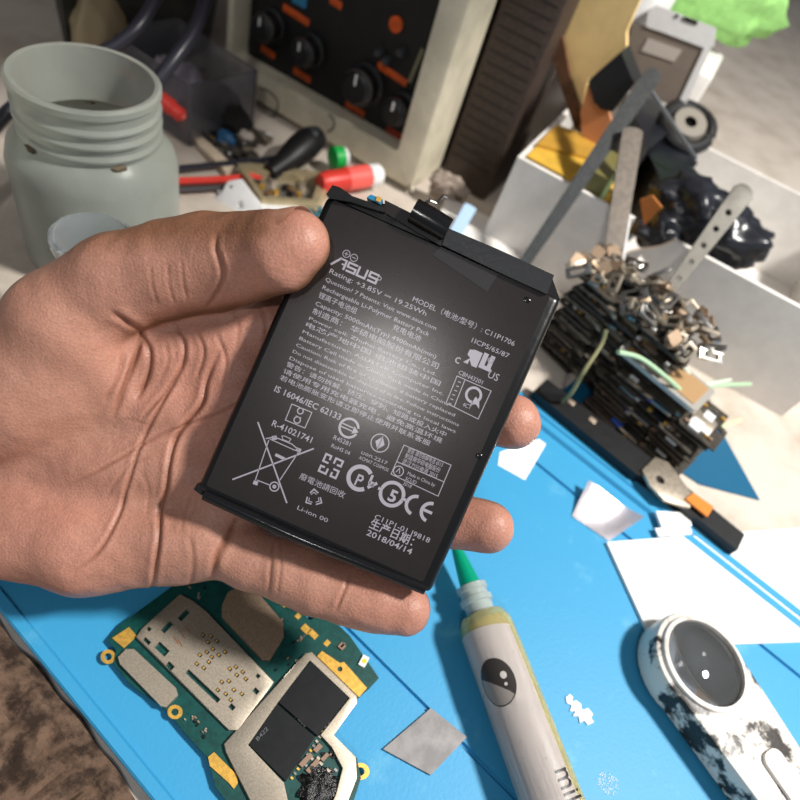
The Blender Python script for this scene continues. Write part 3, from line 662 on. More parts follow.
def patch(name, f, m, parent, na=32, nr_=6):
    bm = N(); ce = bm.verts.new(cyl(es+f(0, 0)[0], et+f(0, 0)[1]/SR, er)); prev = None
    for j in range(1, nr_+1):
        cur = [bm.verts.new(cyl(es+f(j/nr_, 2*PI*k/na)[0], et+f(j/nr_, 2*PI*k/na)[1]/SR, er)) for k in range(na)]
        for k in range(na):
            if prev is None: bm.faces.new((ce, cur[k], cur[(k+1) % na]))
            else: bm.faces.new((prev[k], cur[k], cur[(k+1) % na], prev[(k+1) % na]))
        prev = cur
    return obj(name, bm, m, parent, smooth=60)
er = SR+.00030; em = patch('eye_emblem', lambda r, a: (.0070*r*math.cos(a), .0057*r*math.sin(a)), mat('emblem_dark', (52, 47, 45), .35), lb)
def lid(r, a):
    c0 = (.0026, .0016); d = (math.cos(a), math.sin(a)); k = .0001
    while k < .02 and ((c0[0]+d[0]*k)/.0066)**2+((c0[1]+d[1]*k)/.0053)**2 < 1 and .8*(c0[0]+d[0]*k)+.6*(c0[1]+d[1]*k) > .0008+.09*abs(c0[1]+d[1]*k-.002): k += .0001
    return c0[0]+d[0]*k*r, c0[1]+d[1]*k*r
er = SR+.00036; patch('lower_lid', lid, mat('emblem_grey', (140, 133, 128), .35), em)
er = SR+.00042; patch('pupil_glint', lambda r, a: (-.0012+r*.0011*math.cos(a), -.0026+r*.0010*math.sin(a)), mat('emblem_light', (196, 190, 186), .35), em, 20, 3)
patch('pupil_glint', lambda r, a: (.0014+r*.0005*math.cos(a), -.0024+r*.0005*math.sin(a)), MATS['emblem_light'], em, 16, 3)
ts, tt = spos(555, 771); bm = N(); text_into(bm, 'mik', 0, 0, .0105, .0062, 0, 0)
bmesh.ops.subdivide_edges(bm, edges=bm.edges, cuts=3, use_grid_fill=True)
for v in bm.verts: v.co = cyl(ts+v.co.x, tt-v.co.y/SR, SR+.00042)
obj('printed_word', bm, mat('print_black', (40, 38, 38), .4), lb, smooth=0)
srnd = random.Random(11)

# ------------------------------------------------------------------ hand magnifier
ma_, mb_ = G(697, 666, .0135), G(767, 768, .0135); mdir = (mb_-ma_); mdir.z = 0; mdir.normalize()
mag = thing('hand_magnifier', 'grubby white round magnifier with glass lens and stained rim', 'magnifier'); MM = frame_of((ma_.x, ma_.y, MT+.0018), mdir); mag.matrix_world = MM
MR = .0185
def mout(r, e=0): return [(r*math.cos(math.radians(a)), r*math.sin(math.radians(a))) for a in range(70, 291, 10)] + [(.075+e, -.011-e), (.078+e, -.006), (.078+e, .006), (.075+e, .011+e)]
wd = mat('grubby_white', (226, 220, 212), .4, col2=(44, 38, 34), vscale=75, thr=(.51, .58), bump=.15)
bm = N(); prism(bm, mout(MR), 0, .0118, holes=[circ((0, 0), .0150, 40)], bev=.0022); obj('housing', bm, wd, mag)
bm = N(); prism(bm, circ((0, 0), .0163, 48), .0113, .0132, holes=[circ((0, 0), .0146, 48)], bev=.0010); obj('lens_ring', bm, mat('worn_white', (228, 222, 216), .35, col2=(170, 160, 150), vscale=150, thr=(.5, .75)), mag)
bm = N(); lathe(bm, [(0, .0150), (.005, .0146), (.010, .0134), (.0145, .0115), (.0145, .0098), (.010, .0082), (0, .0072)], 40); obj('lens', bm, mat('lens_glass', (240, 244, 246), .03, trans=.96, ior=1.5), mag)
bm = N(); lathe(bm, [(0, .0002), (.0148, .0002), (.0148, .001), (0, .001)], 32); obj('inner_base', bm, mat('smoked_base', (66, 68, 70), .4), mag)
bm = N(); prism(bm, rrect(.030, -.004, .048, .004, .003), .0115, .0132, bev=.0005); obj('slide_switch', bm, offw, mag)

# ------------------------------------------------------------------ stained rag at the near corner of the bench
c = G(95, 800, 0); bm = N(); n = 60; vs = []
for i in range(n+1):
    for j in range(n+1):
        u, v = i/n-.5, j/n-.5; p = Vector((u*.085, v*.05, 0)); z = .003+.0045*abs(mnoise.noise(p*55))+.0035*abs(mnoise.noise(p*130+Vector((3, 1, 0)))); ed = min(.5-abs(u), .5-abs(v))
        p.x += .003*mnoise.noise(p*60); p.y += .003*mnoise.noise(p*70+Vector((9, 0, 0))); p.z = z*min(1, ed*10)+.0006; vs.append(bm.verts.new(p))
for i in range(n):
    for j in range(n): bm.faces.new((vs[i*(n+1)+j], vs[(i+1)*(n+1)+j], vs[(i+1)*(n+1)+j+1], vs[i*(n+1)+j+1]))
bmesh.ops.solidify(bm, geom=list(bm.faces), thickness=.0005)
dd = mo + mex*.05 - mey*.0262
tag(obj('rag', bm, mat('brown_rag', (150, 122, 102), .9, col2=(78, 62, 52), vscale=160, thr=(.42, .6), bump=.5, bscale=2200), loc=(dd.x, dd.y, .0002), rot=(0, 0, ma), smooth=0), 'brown stained rag crumpled below the near edge of the blue mat', 'rag')

# ------------------------------------------------------------------ bench power supply at the back
def lplane(M, px, py, axis, val):                          # where the sight line of a measured point meets a flat face of a thing
    Mi = M.inverted(); c_ = Mi @ CAM; d = Mi.to_3x3() @ ray(px, py); t = (val-c_[axis])/d[axis]; return c_+d*t
pbr = G(412, 195); pbl = G(238, 94); pdx = (pbr-pbl).normalized(); PW = .152
psu = thing('bench_power_supply', 'beige bench power supply with black knob panel and dark brown side', 'power supply')
PM = frame_of(pbr - pdx*PW, pdx); psu.matrix_world = PM      # x along the front, y to the back, z up; front face at y = 0
PHH = .158
ip = [lplane(PM, x, y, 1, 0) for x, y in ((401, 150), (240, 44))]
rx = ip[0].x; bz0 = ip[0].z; 
bm = N(); prism(bm, rrect(0, .004, PW, PHH, .004), -.034, .004, holes=[rrect(.006, bz0, rx, PHH-.012, .003)], bev=.003)
bm.transform(Matrix(((1, 0, 0, 0), (0, 0, -1, 0), (0, 1, 0, 0), (0, 0, 0, 1)))); bez = obj('bezel', bm, beige, psu)
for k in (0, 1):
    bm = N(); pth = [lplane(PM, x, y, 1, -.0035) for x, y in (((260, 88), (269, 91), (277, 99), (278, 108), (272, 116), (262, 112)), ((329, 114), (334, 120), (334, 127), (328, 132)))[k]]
    tube(bm, spl(pth, 5), .0009, 8); obj('groove_shade_arc', bm, mat('groove_shadow', (84, 78, 70), .6), bez)  # raised dark arcs: the shade of the grooves put into their colour
bm = N(); box(bm, (PW/2, .012, PHH/2), (PW-.016, .004, PHH-.016)); pan = obj('front_panel', bm, panel, psu)
bm = N(); box(bm, (PW/2, .113, PHH/2+.001), (PW-.008, .156, PHH-.006), bev=.003); cas = obj('case', bm, brownside, psu)
for k in range(9):
    bm = N(); box(bm, (PW-.0038, .066+k*.011, .10), (.0012, .004, .055), bev=.0005); obj('vent_slot', bm, black, cas)
bm = N(); box(bm, (PW-.004, .036, PHH/2), (.004, .006, PHH-.012), bev=.002); obj('side_band', bm, mat('grey_band', (140, 136, 126), .5), psu)
for sx in (.012, PW-.012):
    for sy in (.03, .16): bm = N(); lathe(bm, [(0, 0), (.006, 0), (.007, .005), (0, .005)], 20); obj('rubber_foot', bm, black, psu, loc=(sx, sy, 0))
def ppt(px, py, y=.0098): return lplane(PM, px, py, 1, y)
for px, py, r in ((395, 112, .0082), (358, 88, .0105), (303, 53, .0082), (264, 28, .0080)):
    p = ppt(px, py, 0); 
    bm = N(); lathe(bm, [(0, .0005), (r*1.25, .0005), (r*1.25, .003), (r, .004), (r*.92, .0135), (r*.75, .0150), (0, .0152)], 36)
    RX = Matrix.Rotation(PI/2, 4, 'X'); bm.transform(RX); kn = obj('knob', bm, black, psu, loc=(p.x, .0105, p.z))
    bm = N(); lathe(bm, [(r*.98, .0106), (r*1.0, .0112), (r*.94, .0132), (r*.9, .0128)], 36); bm.transform(RX); obj('knob_rim', bm, mat('knob_grey', (120, 114, 112), .35, .5), kn)
    bm = N(); box(bm, (0, -.0155, r*.55), (.001, .0008, r*.6)); obj('pointer_line', bm, whitep, kn)
for px, py, w_, a in ((296, 15, 31, 33), (392, 74, 35, 34), (268, 52, 16, 33), (302, 75, 20, 33), (355, 109, 22, 32), (373, 73, 12, 45), (396, 134, 22, 28), (315, 40, 12, 45), (336, 3, 14, 33)):
    p = ppt(px, py); q = ppt(px+w_*.5*math.cos(math.radians(a)), py+w_*.5*math.sin(math.radians(a))); L_ = 2*(q-p).length; an = math.atan2(q.z-p.z, q.x-p.x)
    bm = N(); box(bm, (0, 0, 0), (L_, .0006, .0042), M=Matrix.Rotation(-an, 4, 'Y'), bev=.0002); obj('panel_legend', bm, orange if px != 396 else mat('dull_red_print', (170, 58, 34), .5), pan, loc=p)
p = ppt(397, 24); bm = N(); lathe(bm, [(0, 0), (.0042, 0), (.0042, .002), (0, .0025)], 24); bm.transform(Matrix.Rotation(PI/2, 4, 'X')); obj('indicator', bm, orange, pan, loc=p)
for px, py in ((403, 52), (388, 60), (381, 52)):
    p = ppt(px, py); bm = N(); lathe(bm, [(0, 0), (.0028, 0), (.0028, .003), (.0018, .005), (0, .005)], 18); bm.transform(Matrix.Rotation(PI/2, 4, 'X')); obj('push_button', bm, mat('dark_button', (56, 60, 62), .4), pan, loc=p)
p = ppt(416, 66); bm = N(); box(bm, (0, 0, 0), (.0022, .001, .020), M=Matrix.Rotation(math.radians(8), 4, 'Y')); obj('panel_line', bm, mat('panel_olive', (120, 118, 92), .5), pan, loc=p)
p = ppt(300, -2); bm = N(); box(bm, (0, 0, 0), (.010, .001, .008)); obj('display_patch', bm, mat('blue_legend', (36, 120, 160), .4), pan, loc=p)  # plain blue patch at the top of the panel
p = lplane(PM, 546, 40, 0, PW-.002); bm = N(); box(bm, (p.x, p.y, p.z), (.003, .006, .03), bev=.001); obj('side_label', bm, mat('grey_strip', (170, 168, 164), .5), cas)

vc_ = thing('vented_case', 'dark brown vented metal case standing right of the beige power supply', 'case'); vc_.matrix_world = PM @ Matrix.Translation((PW+.001, .036, 0))
bm = N(); box(bm, (.018, .025, .08), (.035, .05, .16), bev=.002); obj('shell', bm, brownside, vc_)
for k in range(20):
    bm = N(); box(bm, (.018, -.0001, .02+k*.0065), (.028, .0006, .0014)); obj('vent_slot', bm, mat('vent_dark', (44, 36, 32), .6), vc_)
# shelf added out of view over the back of the bench; it keeps the power supply in shade
sh = thing('added_shade_shelf', 'unseen wooden shelf on two posts, added to shade the power supply', 'shelf', (-.357, .44, .36))
bm = N(); box(bm, (0, 0, 0), (1.038, .38, .02), bev=.002); obj('board', bm, mat('shade_shelf_wood', (150, 120, 88), .6, var=.15, vscale=30), sh)
for px_ in (-.44, .20):
    bm = N(); box(bm, (px_, .155, -.185), (.03, .03, .35)); obj('post', bm, steel, sh)

# ------------------------------------------------------------------ white bin of odds and ends
wa, wb2 = G(478, 246), G(702, 372); wdx = (wb2-wa).normalized(); WL = (wb2-wa).length+.05
WM = frame_of(wa, wdx)
WH = lplane(WM, 516, 156, 1, 0).z
WD = .15
bin_ = thing('storage_bin', 'white open storage bin packed with boxes and black adapters', 'bin'); bin_.matrix_world = WM
na, nb = lplane(WM, 630, 226, 1, 0).x, lplane(WM, 668, 250, 1, 0).x; nd = lplane(WM, 634, 262, 1, 0).z
bm = N(); arc = [(nb-(nb-na)*t*.5 - .0, nd+(WH-nd)*(1-math.sqrt(max(0, 1-(1-t)**2)))) for t in [i/8 for i in range(9)]]
fr = [(0, 0), (WL, 0), (WL, WH), (nb, WH)] + [(nb-(nb-na-.006)*math.sin(t*PI/2), WH-(WH-nd)*(1-(1-t))**.6) for t in (.15, .3, .45, .6, .75, .9, 1)] + [(na+.002, nd+.004), (na, WH), (0, WH)]
prism(bm, fr, -.003, 0); bm.transform(Matrix(((1, 0, 0, 0), (0, 0, -1, 0), (0, 1, 0, 0), (0, 0, 0, 1)))); obj('front_wall', bm, offw, bin_)
for nm, c_, s_ in (('side_wall', (.0015, WD/2+.0015, WH/2), (.003, WD-.003, WH)), ('side_wall', (WL-.0015, WD/2+.0015, WH/2), (.003, WD-.003, WH)), ('back_wall', (WL/2, WD, WH/2), (WL, .003, WH)), ('bottom', (WL/2, WD/2, .0015), (WL-.006, WD-.004, .003))):
    bm = N(); box(bm, c_, s_); obj(nm, bm, offw, bin_)
def wplane(px, py, y): return lplane(WM, px, py, 1, y)
def world(v): return WM @ v
def hpoly(name, pts, h0, h1, m, label, cat, bev=.0006, group=None, inside=None):          # upright block with a measured outline at its top height
    c = G(sum(p[0] for p in pts)/len(pts), sum(p[1] for p in pts)/len(pts), h1); c.z = h0
    W_ = [G(x, y, h1) for x, y in pts]
    if inside is not None:
        W_ = [WM @ Vector((max(.0036, l.x), max(inside, l.y), l.z)) for l in (WM.inverted() @ v for v in W_)]
    bm = N(); prism(bm, [tuple((v-c)[:2]) for v in W_], 0, h1-h0, bev=bev)
    o = obj(name, bm, m, loc=c)
    return tag(o, label, cat, group) if label else o
def facing(name, pts, M, y, th, m, label=None, cat=None, bev=.0004, parent=None, group=None):   # panel standing in the plane y of frame M
    q = [lplane(M, px, py, 1, y) for px, py in pts]; cx = sum(v.x for v in q)/len(q); cz = min(v.z for v in q)
    bm = N(); prism(bm, [(v.x-cx, v.z-cz) for v in q], 0, th, bev=bev); bm.transform(Matrix(((1, 0, 0, 0), (0, 0, -1, 0), (0, 1, 0, 0), (0, 0, 0, 1))))
    bm.transform(Matrix.Translation((0, th, 0)))
    o = obj(name, bm, m); o.matrix_world = M @ Matrix.Translation((cx, y, cz))
    return tag(o, label, cat, group) if label else o
YB = thing('card_box', 'yellow card box filling the left end of the white bin', 'box')
t_ = hpoly('box_body', [(517, 157), (547, 119), (575, 131), (603, 143), (572, 187)], .004, WH+.001, yellow, None, None, inside=.0042); YB.location = t_.location.copy(); t_.location = (0, 0, 0); t_.parent = YB
t_ = hpoly('lid_flap', [(545, 120), (575, 132), (603, 144), (592, 158), (530, 140)], WH+.0012, WH+.0028, mat('ochre_flap', (184, 140, 52), .6, var=.1, vscale=60), None, None, inside=.0042); t_.location = t_.location - YB.location; t_.parent = YB
GB = thing('card_box', 'olive topped card box with pale green edge and yellow side', 'box')
t_ = hpoly('box_top', [(583, 186), (611, 150), (622, 156), (597, 199)], .01, WH+.010, mat('olive_card', (112, 106, 60), .5), None, None, inside=.0045); GB.location = t_.location.copy(); t_.location = (0, 0, 0); t_.parent = GB
t_ = hpoly('green_edge', [(597, 199), (622, 156), (625, 158), (600, 203)], .01, WH+.0105, mat('pale_green_edge', (196, 214, 150), .5), None, None, inside=.0045); t_.location = t_.location-GB.location; t_.parent = GB
t_ = hpoly('yellow_side', [(601, 204), (624, 160), (634, 178), (622, 218), (610, 216)], .01, WH+.004, mat('bright_yellow', (240, 188, 66), .5), None, None, inside=.0045); t_.location = t_.location-GB.location; t_.parent = GB
facing('cardboard_sheet', [(530, -30), (556, -30), (561, 30), (572, 85), (581, 112), (581, 134), (574, 128), (560, 85), (547, 40)], WM, .070, .004, brownc, 'dark brown cardboard sheet on edge between power supply and tan card', 'cardboard')
facing('paper_bag', [(548, -40), (660, -40), (640, 0), (626, 32), (626, 52), (600, 72), (588, 80), (580, 112), (577, 112), (569, 70), (560, 20)], WM, .076, .006, tan, 'tan paper bag standing behind the yellow box', 'bag', bev=.002)
facing('card_piece', [(580, 112), (588, 84), (594, 103), (608, 110), (611, 121), (595, 146), (583, 137)], WM, .058, .003, mat('orange_card', (206, 140, 96), .6), 'orange-brown card piece between yellow box and black adapter', 'card')
# adapters
def adapter(pts, h0, h1, label, edge=True):
    t = thing('power_adapter', label, 'adapter', group='adapters in the bin')
    b = hpoly('casing', pts, h0, h1, navy, None, None, bev=.002, inside=.006); t.location = b.location.copy(); b.location = (0, 0, 0); b.parent = t
    c = hpoly('seam', [(pts[0][0]*.5+pts[1][0]*.5, pts[0][1]*.5+pts[1][1]*.5), pts[1], (pts[1][0]*.8+pts[2][0]*.2, pts[1][1]*.8+pts[2][1]*.2), (pts[0][0]*.47+pts[1][0]*.43+pts[2][0]*.1, pts[0][1]*.47+pts[1][1]*.43+pts[2][1]*.1)], h1-.002, h1+.0006, black, None, None, bev=.0002, inside=.007); c.location = c.location-t.location; c.parent = t
    return t
facing('black_block', [(588, 81), (621, 52), (634, 84), (612, 112), (600, 109), (594, 101)], WM, .052, .02, black, 'square black block standing against the tan paper bag', 'block', bev=.002)
adapter([(628, 96), (644, 84), (673, 128), (648, 150)], WH-.03, WH+.012, 'dark navy power adapter, the farther one in the white bin')
adapter([(648, 152), (674, 130), (698, 163), (664, 186)], WH-.035, WH+.006, 'dark navy power adapter, the nearer one in the white bin')
facing('adapter_edge_line', [(647, 89), (650, 88), (697, 159), (694, 161)], WM, .062, .003, mat('grey_edge', (120, 126, 134), .35, .4), 'pale top edge line of the navy adapters, built as a separate strip', 'bar')  # separate strip that draws the adapters' pale top edge
ck = thing('coiled_ring', 'black coil with pale grey ring beside the navy adapters', 'coil', D(684, 130, .385)); 
bm = N(); lathe(bm, [(.004, 0), (.011, 0), (.012, .004), (.0105, .008), (.004, .008)], 32); bm.transform(Matrix.Rotation(.5, 4, 'X')); obj('ring', bm, mat('ring_grey', (156, 150, 140), .4, .4), ck)
bm = N(); tube(bm, [(.0155*math.cos(a*.3), .0155*math.sin(a*.3), .003+.0006*math.sin(a)) for a in range(0, 21)], .0042, 10); bm.transform(Matrix.Rotation(.5, 4, 'X')); obj('coil', bm, black, ck)
for k, (px, py, dp, r, lb_) in enumerate(((690, 205, .335, .020, 'crumpled black plastic wrap at the right of the bin, upper lump'), (664, 236, .338, .014, 'crumpled black plastic wrap at the bin cut-out, lower lump'), (726, 236, .33, .02, 'crumpled black plastic wrap at the far right end of the bin'))):
    o = blob('plastic_wrap', D(px, py, dp), r, mat('black_wrap', (34, 36, 43), .28), sx=1.2, sy=.9, sz=.8, amp=.42, freq=1.5, seed=k+1); tag(o, lb_, 'plastic wrap')
    for p_ in o.data.polygons: p_.use_smooth = True
facing('scrap_strip', [(640, 200), (652, 196), (662, 208), (644, 226)], WM, .012, .002, mat('rusty_strip', (176, 110, 56), .5), 'small rusty orange strip sticking out behind the metal ruler strip', 'strip')
# phone leaning behind, cup, green cloth
LM = WM @ Matrix.Translation((0, .112, 0)) @ Matrix.Rotation(math.radians(-9), 4, 'X')
ph = thing('smartphone', 'silver-backed phone leaning at the far right behind the adapters', 'phone')
a_ = facing('back_shell', [(632, 22), (706, 48), (680, 108), (622, 88)], LM, 0, .006, mat('silver_brown_shell', (132, 120, 110), .5, .2, var=.05, vscale=60), bev=.0012)
b_ = facing('top_frame', [(648, 12), (656, 5), (716, 28), (714, 46), (704, 48), (646, 26)], LM, -.001, .007, whitep, bev=.001)
c_ = facing('side_frame', [(704, 48), (712, 46), (684, 108), (676, 108)], LM, -.001, .007, whitep, bev=.001)
d_ = facing('label_plate', [(648, 38), (682, 50), (674, 62), (641, 51)], LM, -.0006, .001, mat('pale_plate', (186, 176, 168), .5), bev=.0001)
e_ = facing('port', [(684, 16), (698, 21), (697, 25), (683, 20)], LM, -.0016, .001, black, bev=.0001)
f_ = facing('camera_hole', [(676, 14), (679, 15), (678, 18), (675, 17)], LM, -.0016, .001, black, bev=.0001)
ph.location = a_.matrix_world.translation.copy(); ph.rotation_euler = (0, 0, 0)
bpy.context.view_layer.update()
for q in (a_, b_, c_, d_, e_, f_): q.parent = ph; q.matrix_parent_inverse = ph.matrix_world.inverted()
o = blob('cleaning_cloth', WM @ Vector((lplane(WM, 700, -14, 1, .215).x, .215, lplane(WM, 700, -14, 1, .215).z)), .036, ltgreen, sx=1.7, sy=.4, sz=.8, amp=.25, freq=2.4, seed=5); tag(o, 'pale green cloth bunched up behind the leaning phone', 'cloth')
cu = lplane(WM, 614, 16, 1, .16); bm = N(); lathe(bm, [(0, 0), (.026, 0), (.030, .004), (.034, .075), (.033, .075), (.029, .006), (0, .004)], 40)
tag(obj('plastic_cup', bm, whitep, loc=WM @ Vector((cu.x, .158, cu.z-.004))), 'white plastic cup at the top edge behind the tan paper bag', 'cup')
bm = N(); box(bm, (0, 0, (cu.z-.006)/2), (.11, .07, cu.z-.006), bev=.002); o = obj('parts_case', bm, offw); o.matrix_world = WM @ Matrix.Translation((cu.x+.022, .190, 0)); tag(o, 'closed pale parts case standing behind the white bin', 'case')

# ------------------------------------------------------------------ tools standing up out of the scrap
def bar(name, p, q, w0, w1, th, m, label, cat, tip=.5, holes=0, n=18):
    d = q-p; L = d.length; M = frame_of(p, d, -Fw)
    o2 = [(0, -w0/2)] + [(L*i/n, -(w0+(w1-w0)*i/n)/2) for i in range(1, n)] + [(L-w1*tip*(1-math.cos(a)), w1/2*math.sin(a)) for a in [(-80+20*k)*PI/180 for k in range(9)]] + [(L*i/n, (w0+(w1-w0)*i/n)/2) for i in range(n-1, 0, -1)] + [(0, w0/2)]
    hs = [circ((L*(.16+.11*k), 0), .0011+.0001*k, 12) for k in range(holes)]
    bm = N(); prism(bm, o2, -th/2, th/2, holes=hs, bev=th*.25); o = obj(name, bm, m); o.matrix_world = M; return tag(o, label, cat)
bar('spatula', D(484, 322, .3165), D(656, 70, .3175), .0048, .0098, .0016, dsteel, 'long dark metal spatula leaning left of the other metal tools', 'spatula')
bar('metal_strip', D(604, 312, .311), D(633, 128, .313), .0098, .0108, .0014, mat('warm_steel', (106, 98, 90), .42, .4, var=.15, vscale=300), 'broad flat steel strip standing upright in front of the white bin', 'metal strip', tip=.2)
bar('plastic_strip', D(616, 298, .313), D(629, 214, .3145), .0022, .0024, .001, whitep, 'thin white strip standing close behind the broad steel strip', 'strip', tip=.2)
bar('perforated_strap', D(635, 336, .294), D(748, 186, .297), .0034, .0112, .0012, mat('grey_strap', (84, 81, 74), .5, .3, var=.1, vscale=200), 'grey metal strap with a row of round holes at right', 'strap', holes=7)
bar('tweezer_tip', D(632, 325, .303), D(614, 286, .305), .0020, .0070, .0012, mat('grey_blade', (110, 110, 116), .35, .8), 'short dark pointed blade at the foot of the broad steel strip', 'blade', tip=1.0)
bar('plastic_strip', G(450, 243, .0115), G(471, 206, .022), .0072, .0076, .0012, mat('pale_blue_plastic', (176, 206, 236), .35), 'pale blue plastic strip rising behind the top of the battery', 'strip', tip=.1)
p = D(420, 212, .30); bm = N(); box(bm, (0, 0, 0), (.045, .0015, .022), M=frame_of((0, 0, 0), (Rt-Up*.5), -Fw) @ Matrix.Rotation(.9, 4, 'X'), bev=.0004); 
M_ = G(452, 238, .012)
hpoly('plastic_tray', [(424, 262), (446, 196), (505, 225), (520, 262), (480, 275)], .0, .010, offw, 'off-white plastic tray lying flat behind the top of the battery', 'tray', bev=.002)
o = blob('tape_scrap', G(447, 188, .014), .0075, mat('taupe_scrap', (150, 136, 124), .6), sx=1.5, sy=.8, sz=1.2, amp=.5, seed=9); tag(o, 'crumpled taupe tape scrap against the brown side of the power supply', 'scrap')

# ------------------------------------------------------------------ scrap circuit boards piled at the back of the mat
def scrap_proto(w, d, m, tone, seed):
    r = random.Random(seed); t = thing('scrap_circuit_board', 'x', 'circuit board')
    o2 = [(0, 0), (w*.35, 0), (w*.38, d*.12), (w*.62, d*.12), (w*.66, 0), (w, 0), (w, d*.6), (w*.93, d*.65), (w*.93, d), (w*.3, d), (w*.27, d*.86), (0, d*.86)]
    bm = N(); prism(bm, o2, 0, .001, holes=[circ((w*.06, d*.1), .0012, 10), circ((w*.94, d*.5), .0012, 10)]); obj('substrate', bm, m, t)
    for k in range(9):
        a, b = r.uniform(.004, .012), r.uniform(.003, .009); x, y = r.uniform(.08, .86)*w, r.uniform(.16, .84)*d; h = r.uniform(.0009, .0022)
        bm = N(); box(bm, (x, y, .001+h/2), (min(a, 1.7*min(x, w-x)), min(b, 1.6*min(y, d-y)), h), bev=.0002); obj(*r.choice((('shield_can', bm, tin), ('shield_can', bm, steel), ('chip', bm, chipm), ('connector', bm, tone), ('shield_can', bm, mat('warm_shield', (160, 138, 116))))), t)
    for k in range(12):
        x = r.uniform(.04, .96)*w; y = r.choice((.004, d*.15, d*.8)) ; bm = N(); box(bm, (x, y if y > .003 else .003, .0015), (.0022, .0016, .0012)); obj('capacitor', bm, r.choice((gold, ceram, steel, tin, whitep)), t)
    return t
def dup(root, M, label, group):
    r = root.copy(); COL.objects.link(r); r.matrix_world = M; r['label'] = label; r['group'] = group
    for ch in list(root.children):
        c = ch.copy(); COL.objects.link(c); c.parent = r
    return r
protos = [scrap_proto(.062, .030, pcbd, tin, 1), scrap_proto(.058, .028, mat('grime_mask', (104, 98, 86), .5, var=.4, vscale=300), whitep, 2), scrap_proto(.060, .032, pcbd, steel, 4)]
ORD = ['lowest of all'] + [w_+' from the bottom' for w_ in ('second', 'third', 'fourth', 'fifth', 'sixth', 'seventh', 'eighth', 'ninth', 'tenth', 'eleventh', 'twelfth', 'thirteenth', 'fourteenth', 'fifteenth')]
s1a, s1b = G(532, 383, .004), G(652, 452, .004); s1d = (s1b-s1a).normalized(); s1n = Vector((-s1d.y, s1d.x, 0))
used = set()
def pile(origin, ang, n, dz, z0, jit, protos_, lab_, group, seed, lean=0.0, word=None):
    r = random.Random(seed)
    for k in range(n):
        a = ang+r.uniform(-.09, .09)*jit; p = Vector(origin)+Vector((r.uniform(-.003, .003)*jit, r.uniform(-.0025, .0025)*jit, z0+k*dz))
        M = Matrix.Translation(p) @ Matrix.Rotation(a, 4, 'Z') @ Matrix.Rotation(lean+r.uniform(-.012, .012)*jit, 4, 'X')
        pr_ = protos_[k % len(protos_)]; L_ = lab_ % (ORD[k] if k < n-1 else 'topmost')
        if pr_.name not in used: used.add(pr_.name); pr_.matrix_world = M; pr_['label'] = L_; pr_['group'] = group
        else: dup(pr_, M, L_, group)
pa = math.atan2(s1d.y, s1d.x)
q0 = G(536, 346, .0); pile((q0.x, q0.y, 0), math.radians(-31), 15, .0033, .0008, 1.0, protos, 'grimy scrap circuit board in the tall pile by the battery, %s', 'boards in the tall pile', 21)
q1 = G(583, 406, .0)
bpro = [scrap_proto(.052, .027, pcbd, mat('deep_blue_plug', (52, 92, 190), .4), 7), scrap_proto(.053, .026, mat('brown_board', (70, 60, 52), .5, var=.3, vscale=300), MATS['deep_blue_plug'], 8), scrap_proto(.054, .028, pcbd, whitep, 9)]
pile((q1.x, q1.y, 0), math.radians(-29), 9, .0034, .0008, .7, bpro, 'dark scrap circuit board in the low pile at right, %s', 'boards in the low pile', 31)
tt_ = thing('screen_module', 'tan backed display module lying on top of the low board pile', 'display'); tt_.matrix_world = Matrix.Translation((q1.x-.004, q1.y+.006, .0345)) @ Matrix.Rotation(math.radians(-29), 4, 'Z')
bm = N(); prism(bm, rrect(.002, .001, .046, .024, .002), 0, .0022, bev=.0004); obj('frame', bm, mat('module_frame', (196, 192, 184), .4, .5), tt_)
bm = N(); prism(bm, rrect(.005, .004, .043, .0215, .001), .0022, .0026); obj('backing', bm, mat('tan_backing', (172, 138, 98), .5), tt_)
# heap of small metal shields crowning the tall pile
rs = random.Random(77); shp = []
for k in range(3):
    bm = N(); w_, d_ = ((.009, .006), (.012, .005), (.006, .006))[k]; prism(bm, rrect(-w_/2, -d_/2, w_/2, d_/2, .001, 2), 0, .0018, holes=[rrect(-w_*.32, -d_*.3, w_*.32, d_*.3, .0008, 2)] if k != 2 else (), bev=.0003); shp.append(obj('metal_shield', bm, (tin, steel, mat('warm_shield', (160, 138, 116)))[k]))
ca, sa_ = math.cos(math.radians(-31)), math.sin(math.radians(-31))
for k in range(72):
    u, v = rs.uniform(-.006, .068), rs.uniform(-.003, .030); z = .0515+rs.uniform(0, .010)*(1-abs(u-.03)/.05)
    o = shp[k % 3] if k < 3 else shp[k % 3].copy()
    if k >= 3: COL.objects.link(o)
    o.location = (q0.x+u*ca-v*sa_, q0.y+u*sa_+v*ca, z); o.rotation_euler = (rs.uniform(-.9, .9), rs.uniform(-.9, .9), rs.uniform(0, 6.3))
    tag(o, 'small silver shield in the loose heap on top of the tall board pile', 'metal shield', 'loose shields on the tall pile')
